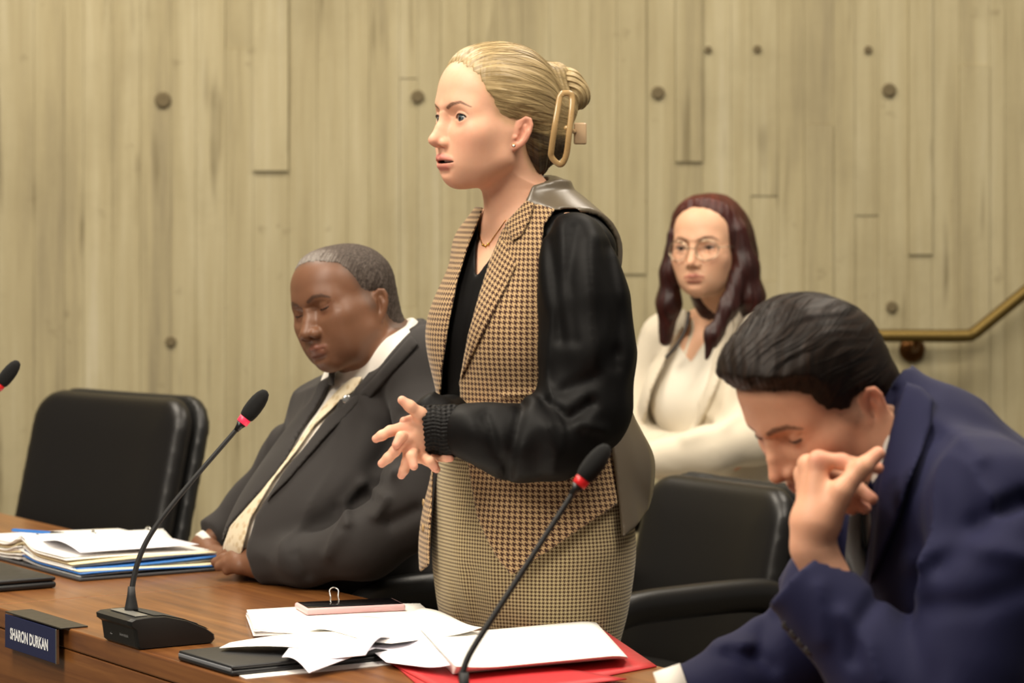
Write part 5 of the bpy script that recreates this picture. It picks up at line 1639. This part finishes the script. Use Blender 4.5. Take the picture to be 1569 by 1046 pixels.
    def jacket(p):
        body = T(p) - .020
        body = ssub(body, np.maximum(ppoly(p, vopen), -.006 - T(p)), .006)
        body = np.maximum(body, p[:, 2] - 1.155)
        d = smin(body, pc(p, [(x, y, d_, r * 1.12) for x, y, d_, r in arm_l], .03), .035)
        d = smin(d, pc(p, [(x, y, d_, r * 1.12) for x, y, d_, r in arm_r], .03), .018)
        return (d - .010 * drape(p, 3, 12, 12, 8) - wrinkle(p, [(pl((1150, 610, 6.1), (1110, 650, 6.08), (1050, 670, 6.05)), .014, .008), (pl((1010, 560, 6.2), (1000, 640, 6.2)), .012, -.010), (pl((1130, 560, 6.1), (1090, 650, 6.08)), .014, -.008)])) * .85
    garment('jacket', P, jacket, lo, hi, .0065, MATS['cream_linen'])
    for lp in ([(1118, 476), (1128, 500), (1104, 580), (1074, 650), (1056, 694), (1066, 640), (1082, 590), (1102, 535)], [(1050, 468), (1034, 500), (996, 560), (970, 640), (978, 694), (998, 600), (1026, 538)]):
        garment('lapel', P, lambda p, lp=lp: smax(shell(T(p), .027, .014), np.maximum(ppoly(p, lp), p[:, 1] - 6.36), .005), lo, hi, .0055, MATS['cream_linen'])
    v_, f_ = tube(catmull([at(1056, 478, 6.215), at(1050, 505, 6.19), at(1036, 530, 6.175), at(1020, 548, 6.175)], 6), .0035, 6); link_mesh('lanyard', v_, f_, MATS['dark_lash'], P)
    def trousers(p):
        q = mirror(loc(p))
        d = chain(q, [(-.04, .09, .54), (.42, .10, .525), (.42, .10, .48), (.40, .10, .08)], [.100, .080, .075, .065], .03)
        return np.maximum(d, .05 - q[:, 2])
    garment('trousers', P, trousers, O + V(-.60, -.60, .03), O + V(.30, .30, .70), .012, MATS['pale_trousers'])
    for sg in (1, -1):
        def shoe(p, sg=sg):
            d = chain(loc(p), [(.38, .10 * sg, .045), (.46, .10 * sg, .035), (.53, .10 * sg, .025)], [.040, .036, .024], .02)
            return np.maximum(d, .002 - p[:, 2])
        garment('shoe', P, shoe, O + V(-.60, -.62, 0), O + V(.30, .30, .11), .010, MATS['dark_lash'])
    return P
BACK_WOMAN = build_back_woman()


# ------------------------------------------------------------------ chairs
chair('empty black leather chair at far left, behind the open ring binder', (-1.085, 5.99, 0), 42, back_top=.985, back_w=.265, arm_z=.655)
chair('black leather chair under the man in the charcoal suit', (-.215, 5.075, 0), 60, arm_z=.742, back_top=.96)
chair('black leather chair pushed back behind the standing woman', (.180, 5.45, 0), 55, back_top=.855, arm_z=.665)
chair('black leather chair under the man in the navy suit', (.765, 3.62, 0), 60, back_top=.96)
chair('black leather chair under the auburn haired woman by the wall', ((1112 - 784.5) * 6.38 / FPX, 6.38, 0), 34, back_top=.90, arm_z=.66)

# ------------------------------------------------------------------ things on the desk
plain('mic_black', '#121212', .38); plain('mic_rubber', '#1b1b1c', .6); plain('foam', '#0a0a0a', 1.0)
plain('mic_silver', '#8d8c86', .4, .6); plain('print_grey', '#8c8c8c', .6)
t = NT('red_light'); t.set(color=srgb('#ff2a48'), rough=.4, emit=(1.0, .04, .10), emit_s=.55)
t = NT('red_ring'); t.set(color=srgb('#c4151c'), rough=.35, emit=(1.0, .02, .02), emit_s=.12)
t = NT('grille'); vo = t.n('ShaderNodeTexVoronoi'); t.put(vo.inputs['Vector'], t.coord()); vo.inputs['Scale'].default_value = 520
t.set(color=t.mix(t.ramp(vo.outputs['Distance'], [(.3, (1, 1, 1)), (.5, (0, 0, 0))]), srgb('#2c2c2b'), srgb('#070707')), rough=.5); t.bump(vo.outputs['Distance'], .5, .001)
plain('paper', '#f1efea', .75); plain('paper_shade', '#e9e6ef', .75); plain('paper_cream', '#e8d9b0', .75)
plain('folder_red', '#b3252a', .5); plain('plastic_blue', '#2a6cb8', .35); plain('binder_grey', '#3a3a3c', .5)
plain('tablet_black', '#17181a', .45); plain('tablet_edge', '#6d6f73', .4)
plain('phone_pink', '#e9bcbc', .35); plain('phone_glass', '#0b0a0d', .08, spec=.8); plain('plate_navy', '#1b2247', .35, spec=.5); plain('letter_white', '#eceff2', .5); plain('steel', '#b9b9b6', .25, 1.0)
plain('plate_dark', '#2b2721', .4)

def text_mesh(name, body, height, o, ax_u, ax_v, mat, parent, squeeze=1.0, bold=.0, depth=.0004):
    cu = bpy.data.curves.new(name, 'FONT')
    cu.body = body; cu.size = 1; cu.extrude = 0.0; cu.offset = bold; cu.align_x = 'CENTER'; cu.align_y = 'CENTER'; cu.resolution_u = 4
    tmp = bpy.data.objects.new(name, cu); COL.objects.link(tmp)
    dg = bpy.context.evaluated_depsgraph_get(); dg.update()
    me = bpy.data.meshes.new_from_object(tmp.evaluated_get(dg))
    vs = np.array([v.co[:] for v in me.vertices]); fs = [list(q.vertices) for q in me.polygons]
    bpy.data.objects.remove(tmp); bpy.data.meshes.remove(me)
    hgt = vs[:, 1].max() - vs[:, 1].min(); vs[:, :2] -= (vs[:, :2].max(0) + vs[:, :2].min(0)) / 2
    k = height / hgt
    n_ = np.cross(ax_u, ax_v)
    w = np.asarray(o) + vs[:, :1] * k * squeeze * np.asarray(ax_u) + vs[:, 1:2] * k * np.asarray(ax_v) + n_ * depth
    return link_mesh(name, w, fs, mat, parent, False)

def desk_microphone(label, a, b, lit, kx=1.03, kz=.93, path=None, group='gooseneck conference microphones'):
    o = desk_pt(a, b)
    m = thing('gooseneck_microphone', label, 'microphone', o, group)
    Z = V(0, 0, 1)
    at_ = lambda u, v, z: o + UD * u + ND * v + Z * z
    # base: wedge, tall towards the public edge, sloping to the speaker
    prof = [(.004, .0005), (.000, .004), (-.004, .030), (-.012, .036), (-.013, .043), (-.006, .046), (.020, .047), (.045, .046), (.080, .037), (.112, .023), (.126, .013), (.127, .006), (.122, .0005)]
    hw = .060
    rings = []
    for u, ins in ((-hw, .004), (-hw + .003, .001), (-hw + .008, 0), (hw - .008, 0), (hw - .003, .001), (hw, .004)):
        cy, cz = .057, .023
        rings.append(np.array([at_(u, cy + (v - cy) * (1 - ins * 14), max(cz + (z - cz) * (1 - ins * 14), .0005)) for v, z in prof]))
    n = len(prof); vs = np.concatenate(rings); fs = []
    for i in range(len(rings) - 1):
        for k in range(n): fs.append([i * n + k, i * n + (k + 1) % n, (i + 1) * n + (k + 1) % n, (i + 1) * n + k])
    fs += [list(range(n))[::-1], [(len(rings) - 1) * n + k for k in range(n)]]
    base = link_mesh('base', vs, fs, MATS['mic_black'], m, False)
    # grille over the sloping top, silver strip and keys
    gp = [(.030, .0478), (.045, .0472), (.080, .0383), (.112, .0245), (.120, .0200)]
    g0 = np.concatenate([np.array([at_(u, v, z) for v, z in gp]) for u in (-.050, .012, .052)])
    g0 = np.concatenate([g0, g0 - Z * .003]); k = len(gp)
    fs = []
    for l in (0, 1):
        for r_ in (0, 1):
            for j in range(k - 1):
                q = [l * 3 * k + r_ * k + j, l * 3 * k + r_ * k + j + 1, l * 3 * k + (r_ + 1) * k + j + 1, l * 3 * k + (r_ + 1) * k + j]
                fs.append(q if l == 0 else q[::-1])
    link_mesh('speaker_grille', g0, fs, MATS['grille'], base, False)
    v, f = box(at_(.005, .012, .0478), (.086, .020, .0016), np.stack([UD, ND, Z], 1), .0006); link_mesh('silver_strip', v, f, MATS['mic_silver'], base, False)
    for du in (-.02, .02):
        v, f = box(at_(du, .108, .0262), (.020, .008, .004), np.stack([UD, ND * .92 - Z * .38, ND * .38 + Z * .92], 1), .001); link_mesh('key', v, f, MATS['mic_rubber'], base, False)
    text_mesh('brand_print', 'SENNHEISER', .0036, at_(.018, -.0020, .017), UD, Z, MATS['print_grey'], base, 1.05)
    pz = at_(-.026, -.0020, .017)
    v, f = tube([pz + UD * -.0035 + Z * .003, pz + UD * .0035 + Z * .003, pz - UD * .0035 - Z * .003, pz + UD * .0035 - Z * .003], .0006, 5); link_mesh('brand_emblem', v, f, MATS['print_grey'], base, False)
    # neck and head
    r0 = at_(-.012, .024, .047)
    lean = lambda x, z, y=0: r0 + V(x * kx, y, z * kz)
    v, f = lathe([(.0105, 0), (.0098, .006), (.0066, .022), (.0052, .036)], r0, (0, 0, 1), 16); link_mesh('neck_boot', v, f, MATS['mic_rubber'], m)
    pts = path or [(.002, .045, .003), (.009, .078, .006), (.022, .112, .010), (.045, .150, .014), (.083, .202, .020), (.125, .256, .026), (.153, .292, .030)]
    P = catmull([lean(.000, .020)] + [lean(x, z, y) for x, z, y in pts], 8)
    v, f = tube(P, np.linspace(.0044, .0034, len(P)), 10); link_mesh('gooseneck', v, f, MATS['mic_rubber'], m)
    h0 = lean(pts[-1][0], pts[-1][1], pts[-1][2]); ax = V(.026, .034, .004); ax /= np.linalg.norm(ax)
    ax = V(.60, .08, .79); ax /= np.linalg.norm(ax)
    v, f = lathe([(.0038, -.010), (.0052, -.002), (.0078, .004)], h0, ax, 18); link_mesh('capsule', v, f, MATS['mic_black'], m)
    v, f = lathe([(.0080, .004), (.0088, .0045), (.0092, .0135), (.0084, .014)], h0, ax, 20); link_mesh('light_ring', v, f, MATS['red_light'] if lit else MATS['red_ring'], m)
    v, f = lathe([(.0086, .0135), (.0108, .016), (.0124, .024), (.0128, .034), (.0122, .045), (.0100, .055), (.0065, .062), (.002, .0645)], h0, ax, 24); link_mesh('windscreen', v, f, MATS['foam'], m)
    return m
desk_microphone('gooseneck microphone with a lit pink ring, beside the navy nameplate', .495, -.004, True)
desk_microphone('gooseneck microphone at the left edge of the picture, red ring', -.440, .000, False)
desk_microphone('gooseneck microphone in front of the standing woman, red ring', 1.415, .000, False, 1, 1, [(-.003, .030, .003), (.003, .050, .006), (.014, .070, .009), (.037, .105, .014), (.068, .152, .020), (.104, .207, .026), (.136, .256, .030)])

def nameplate():
    n = thing('nameplate', 'navy nameplate with white letters hung on the front of the desk', 'nameplate', desk_pt(.19, -.012))
    Rm = np.stack([UD, ND, V(0, 0, 1)], 1)
    v, f = box(desk_pt(.19, -.0125, DESK_Z - .0285), (.197, .004, .053), Rm, .001); link_mesh('plate', v, f, MATS['plate_navy'], n, False)
    v, f = box(desk_pt(.2895, -.0125, DESK_Z - .0285), (.003, .0055, .0535), Rm, .0008); link_mesh('edge_strip', v, f, MATS['steel'], n, False)
    v, f = box(desk_pt(.200, .008, DESK_Z + .0013), (.215, .045, .0022), Rm, .0006); link_mesh('hook', v, f, MATS['plate_dark'], n, False)
    text_mesh('lettering', 'SHARON DURKAN', .0185, desk_pt(.187, -.0146, DESK_Z - .030), UD, V(0, 0, 1), MATS['letter_white'], n, .72, .035)
nameplate()

def on_desk(x, y, z=DESK_Z):
    d = FPX * (CAM_Z - z) / (y - HORIZON)
    return at(x, y, d)
def patch(c, nu=16, nv=16, lift=None, th=.0012):
    """thin sheet spanned by four corners, raised by lift(u, v)"""
    c = np.asarray(c, float)
    u, v = np.meshgrid(np.linspace(0, 1, nu), np.linspace(0, 1, nv), indexing='ij')
    P = (c[0] * ((1 - u) * (1 - v))[..., None] + c[1] * (u * (1 - v))[..., None] + c[2] * (u * v)[..., None] + c[3] * ((1 - u) * v)[..., None])
    if lift is not None: P = P + np.asarray(lift(u, v))
    top = P.reshape(-1, 3); bot = top - np.array([0, 0, th])
    n = nu * nv; f = []
    idx = lambda i, j: i * nv + j
    for i in range(nu - 1):
        for j in range(nv - 1):
            q = [idx(i, j), idx(i + 1, j), idx(i + 1, j + 1), idx(i, j + 1)]
            f.append(q); f.append([k + n for k in q[::-1]])
    for i in range(nu - 1):
        f.append([idx(i, 0), idx(i, 0) + n, idx(i + 1, 0) + n, idx(i + 1, 0)]); f.append([idx(i, nv - 1), idx(i + 1, nv - 1), idx(i + 1, nv - 1) + n, idx(i, nv - 1) + n])
    for j in range(nv - 1):
        f.append([idx(0, j), idx(0, j + 1), idx(0, j + 1) + n, idx(0, j) + n]); f.append([idx(nu - 1, j), idx(nu - 1, j) + n, idx(nu - 1, j + 1) + n, idx(nu - 1, j + 1)])
    return np.concatenate([top, bot]), f
def zl(h): return np.stack([0 * h, 0 * h, h], -1)
Rdesk = np.stack([UD, ND, V(0, 0, 1)], 1)
def dquad(a0, a1, b0, b1, z): return [desk_pt(a0, b0, z), desk_pt(a1, b0, z), desk_pt(a1, b1, z), desk_pt(a0, b1, z)]

def binder():
    b = thing('ring_binder', 'open ring binder full of white pages at the left of the desk', 'binder', desk_pt(-.44, .37))
    for a0, a1 in ((-.715, -.470), (-.425, -.178)):
        v, f = box((desk_pt(a0, .232) + desk_pt(a1, .538)) / 2 + V(0, 0, .003), (a1 - a0, .300, .004), Rdesk, .001); link_mesh('cover', v, f, MATS['binder_grey'], b, False)
    v, f = box(desk_pt(-.4475, .385) + V(0, 0, .003), (.040, .300, .004), Rdesk, .001); link_mesh('spine', v, f, MATS['binder_grey'], b, False)
    # page blocks: stacked leaves, each a little out of line with the one below
    for side, (a0, a1) in enumerate(((-.705, -.452), (-.440, -.196))):
        for k in range(9):
            z = DESK_Z + .0075 + k * .0030
            j = random.uniform(-.004, .004); j2 = random.uniform(-.004, .004)
            mat = 'plastic_blue' if (side == 1 and k in (1, 4)) else ('paper_cream' if k in (2, 6) else 'paper')
            sh = .012 * k * (1 if side == 0 else -1) * .6
            bend = (lambda u, v, s=side, k=k: zl((.004 + .0018 * k) * np.exp(-(((1 - u) if s == 0 else u) / .18) ** 2) + .003 * np.sin(v * 3 + k)))
            v, f = patch(dquad(a0 + max(sh, 0) + j, a1 + min(sh, 0) + j + (.012 if mat != 'paper' and side else 0), .245 + j2, .525 + j2, z), 14, 8, bend, .0024)
            link_mesh('page', v, f, MATS[mat], b)
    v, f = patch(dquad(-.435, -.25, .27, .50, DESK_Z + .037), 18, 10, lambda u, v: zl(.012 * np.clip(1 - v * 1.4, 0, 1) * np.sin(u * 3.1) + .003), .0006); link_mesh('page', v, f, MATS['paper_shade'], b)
    for bb in (.275, .385, .495):
        c = desk_pt(-.4465, bb, DESK_Z + .022)
        th = np.linspace(-.2, math.pi + .2, 16)
        v, f = tube([c + UD * .020 * math.cos(t_) + V(0, 0, .030 * math.sin(t_)) for t_ in th], .0019, 8); link_mesh('ring', v, f, MATS['steel'], b)
    pen = thing('pen', 'blue pen lying across the far pages of the ring binder', 'pen', desk_pt(-.56, .35, DESK_Z + .042))
    p0, p1 = desk_pt(-.62, .30, DESK_Z + .042), desk_pt(-.50, .36, DESK_Z + .042)
    v, f = tube([p0, p0 * .96 + p1 * .04, p0 * .1 + p1 * .9, p1], [.002, .0032, .0032, .001], 10); link_mesh('barrel', v, f, MATS['plastic_blue'], pen)
    v, f = tube([p0 * .3 + p1 * .7, p0 * .08 + p1 * .92], .0036, 10); link_mesh('grip', v, f, MATS['mic_rubber'], pen)
binder()

def folio(label, a0, a1, b0, b1, th, name='tablet_case'):
    o = desk_pt((a0 + a1) / 2, (b0 + b1) / 2)
    t_ = thing(name, label, 'tablet', o)
    v, f = box(o + V(0, 0, th * .30), (a1 - a0, b1 - b0, th * .56), Rdesk, th * .25); link_mesh('body', v, f, MATS['tablet_black'], t_)
    v, f = box(o + V(0, 0, th * .80), (a1 - a0 - .002, b1 - b0 - .002, th * .38), Rdesk, th * .17); link_mesh('cover', v, f, MATS['tablet_black'], t_)
    v, f = box(desk_pt((a0 + a1) / 2, b0 + .0015, DESK_Z + th * .58), ((a1 - a0) * .96, .004, th * .34), Rdesk, .001); link_mesh('hinge', v, f, MATS['tablet_edge'], t_)
folio('black folio case lying at the left edge of the desk', -.365, -.128, .006, .172, .020)
folio('thin black tablet under the loose papers, beside the microphone base', .668, .835, .004, .262, .015)
v, f = patch([desk_pt(.66, .04, DESK_Z + .0012), desk_pt(.862, .012, DESK_Z + .0012), desk_pt(.868, .27, DESK_Z + .0012), desk_pt(.67, .29, DESK_Z + .0012)], 6, 6, None, .0010)
o = link_mesh('paper_sheet', v, f, MATS['paper'], None, False); tag(o, 'white sheet lying flat under the thin black tablet', 'paper')

# clipped stack with the phone
stk = thing('paper_stack', 'clipped stack of white papers under the pink phone', 'papers', desk_pt(.48, .37))
A, B, C, Dq = [(.350, .280), (.452, .540), (.640, .462), (.536, .196)]
for k in range(6):
    j = [(random.uniform(-.005, .005), random.uniform(-.005, .005)) for _ in range(4)]
    z = DESK_Z + .0022 + k * .0020
    v, f = patch([desk_pt(p[0] + q[0], p[1] + q[1], z) for p, q in zip((A, B, C, Dq), j)], 10, 10, lambda u, v, k=k: zl(.0022 * k * .3 * np.sin(u * 2.6) * (1 - v)), .0018)
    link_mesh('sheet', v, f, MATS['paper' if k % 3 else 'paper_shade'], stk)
def binder_clip():
    c = desk_pt(.402, .415, DESK_Z + .012)
    b = thing('binder_clip', 'small black binder clip with steel wire handles behind the pink phone', 'clip', c)
    e = UD * 0 + (desk_pt(B[0], B[1]) - desk_pt(A[0], A[1])); e = e / np.linalg.norm(e); n_ = np.cross((0, 0, 1), e)
    if np.dot(n_, ND) < 0 and np.dot(n_, UD) > 0: n_ = -n_
    inn = (desk_pt(Dq[0], Dq[1]) - desk_pt(A[0], A[1])); inn = inn / np.linalg.norm(inn)
    c = (desk_pt(A[0], A[1]) + desk_pt(B[0], B[1])) / 2 + V(0, 0, .0075)
    v, f = prism([(-.010, -.0095), (-.010, .0125), (.014, .0085), (.014, .0073), (-.0085, .0110), (-.0085, -.008), (.014, -.0065), (.014, -.0073)], inn, (0, 0, 1), e, c - e * .013, .026); link_mesh('spring', v, f, MATS['mic_black'], b, False)
    for s_ in (1,):
        q = [c + e * .009 + inn * .012 + V(0, 0, .009), c + e * .006 + inn * -.002 + V(0, 0, .020), c + e * .007 - inn * .010 + V(0, 0, .030), c - inn * .014 + V(0, 0, .034), c - e * .007 - inn * .010 + V(0, 0, .030), c - e * .006 - inn * .002 + V(0, 0, .020), c - e * .009 + inn * .012 + V(0, 0, .009)]
        v, f = tube(catmull(q, 5), .0011, 6); link_mesh('wire_handle', v, f, MATS['steel'], b)
    q = [c + e * .009 + inn * .012 - V(0, 0, .006), c + e * .006 - inn * .016 - V(0, 0, .0068), c - inn * .024 - V(0, 0, .0068), c - e * .006 - inn * .016 - V(0, 0, .0068), c - e * .009 + inn * .012 - V(0, 0, .006)]
    v, f = tube(catmull(q, 5), .0009, 6); link_mesh('wire_handle', v, f, MATS['steel'], b)
binder_clip()
def phone():
    z = DESK_Z + .0195
    p0 = on_desk(468, 937, z); p1 = on_desk(630, 929.5, z)
    e = p1 - p0; L = .160; e[2] = 0; e = e / np.linalg.norm(e); n_ = np.cross((0, 0, 1), e)
    c = p0 + e * L / 2 + n_ * .034
    ph = thing('smartphone', 'smartphone in a pale pink case on the paper stack', 'phone', c)
    Rm = np.stack([e, n_, V(0, 0, 1)], 1)
    v, f = box(c, (L, .077, .0105), Rm, .0040); link_mesh('case', v, f, MATS['phone_pink'], ph)
    v, f = box(c + V(0, 0, .0050), (L - .008, .069, .0016), Rm, .0007); link_mesh('screen', v, f, MATS['phone_glass'], ph)
    for s_ in (-.02, .0): 
        v, f = box(c + e * (.035 + s_) - n_ * .0388, (.012, .0012, .003), Rm, .0004); link_mesh('side_button', v, f, MATS['phone_pink'], ph)
phone()

# red folder, its pages and the loose sheets
fo = thing('red_folder', 'open red folder under the white pages, in front of the standing woman', 'folder', on_desk(800, 1010))
fq = [on_desk(572, 992), on_desk(912, 958), on_desk(1006, 1022), on_desk(680, 1085)]
v, f = patch([q + V(0, 0, .0022) for q in fq], 14, 10, None, .0018); link_mesh('back_cover', v, f, MATS['folder_red'], fo)
v, f = patch([on_desk(592, 1016) + V(0, 0, .004), on_desk(720, 1004) + V(0, 0, .004), on_desk(960, 1046) + V(0, 0, .006), on_desk(700, 1075) + V(0, 0, .004)], 14, 10, lambda u, v: zl(.0025 * np.sin(u * 3.1) * np.sin(v * 3.1)), .0016); link_mesh('flap', v, f, MATS['folder_red'], fo)
def pq(*pts): return [on_desk(x, y, z) for x, y, z in pts]
def sheet(label, q, lift, mat='paper', th=.0008, name='paper_sheet', group=None, nu=20, nv=14):
    v, f = patch(q, nu, nv, lift, th)
    return tag(link_mesh(name, v, f, MATS[mat]), label, 'paper', group)
bk = thing('page_bundle', 'thick bundle of white pages with a rounded corner on the red folder', 'papers', on_desk(820, 990))
for k in range(8):
    z = DESK_Z + .0095 + k * .0016
    j = k * .6
    v, f = patch(pq((640 + j, 978 - j, z), (912 + j * .4, 954 - j, z), (962 - j * .2, 1006 - j, z), (694 + j, 1031 - j, z)), 22, 12,
                 lambda u, v, k=k: zl(.010 * np.clip((.28 - u) / .28, 0, 1) ** 2 * (k / 7) * (1 - .4 * v) - .0035 * np.clip((u - .9) / .1, 0, 1) ** 2 * (.5 + k / 14)), .0013)
    link_mesh('sheet', v, f, MATS['paper'], bk)
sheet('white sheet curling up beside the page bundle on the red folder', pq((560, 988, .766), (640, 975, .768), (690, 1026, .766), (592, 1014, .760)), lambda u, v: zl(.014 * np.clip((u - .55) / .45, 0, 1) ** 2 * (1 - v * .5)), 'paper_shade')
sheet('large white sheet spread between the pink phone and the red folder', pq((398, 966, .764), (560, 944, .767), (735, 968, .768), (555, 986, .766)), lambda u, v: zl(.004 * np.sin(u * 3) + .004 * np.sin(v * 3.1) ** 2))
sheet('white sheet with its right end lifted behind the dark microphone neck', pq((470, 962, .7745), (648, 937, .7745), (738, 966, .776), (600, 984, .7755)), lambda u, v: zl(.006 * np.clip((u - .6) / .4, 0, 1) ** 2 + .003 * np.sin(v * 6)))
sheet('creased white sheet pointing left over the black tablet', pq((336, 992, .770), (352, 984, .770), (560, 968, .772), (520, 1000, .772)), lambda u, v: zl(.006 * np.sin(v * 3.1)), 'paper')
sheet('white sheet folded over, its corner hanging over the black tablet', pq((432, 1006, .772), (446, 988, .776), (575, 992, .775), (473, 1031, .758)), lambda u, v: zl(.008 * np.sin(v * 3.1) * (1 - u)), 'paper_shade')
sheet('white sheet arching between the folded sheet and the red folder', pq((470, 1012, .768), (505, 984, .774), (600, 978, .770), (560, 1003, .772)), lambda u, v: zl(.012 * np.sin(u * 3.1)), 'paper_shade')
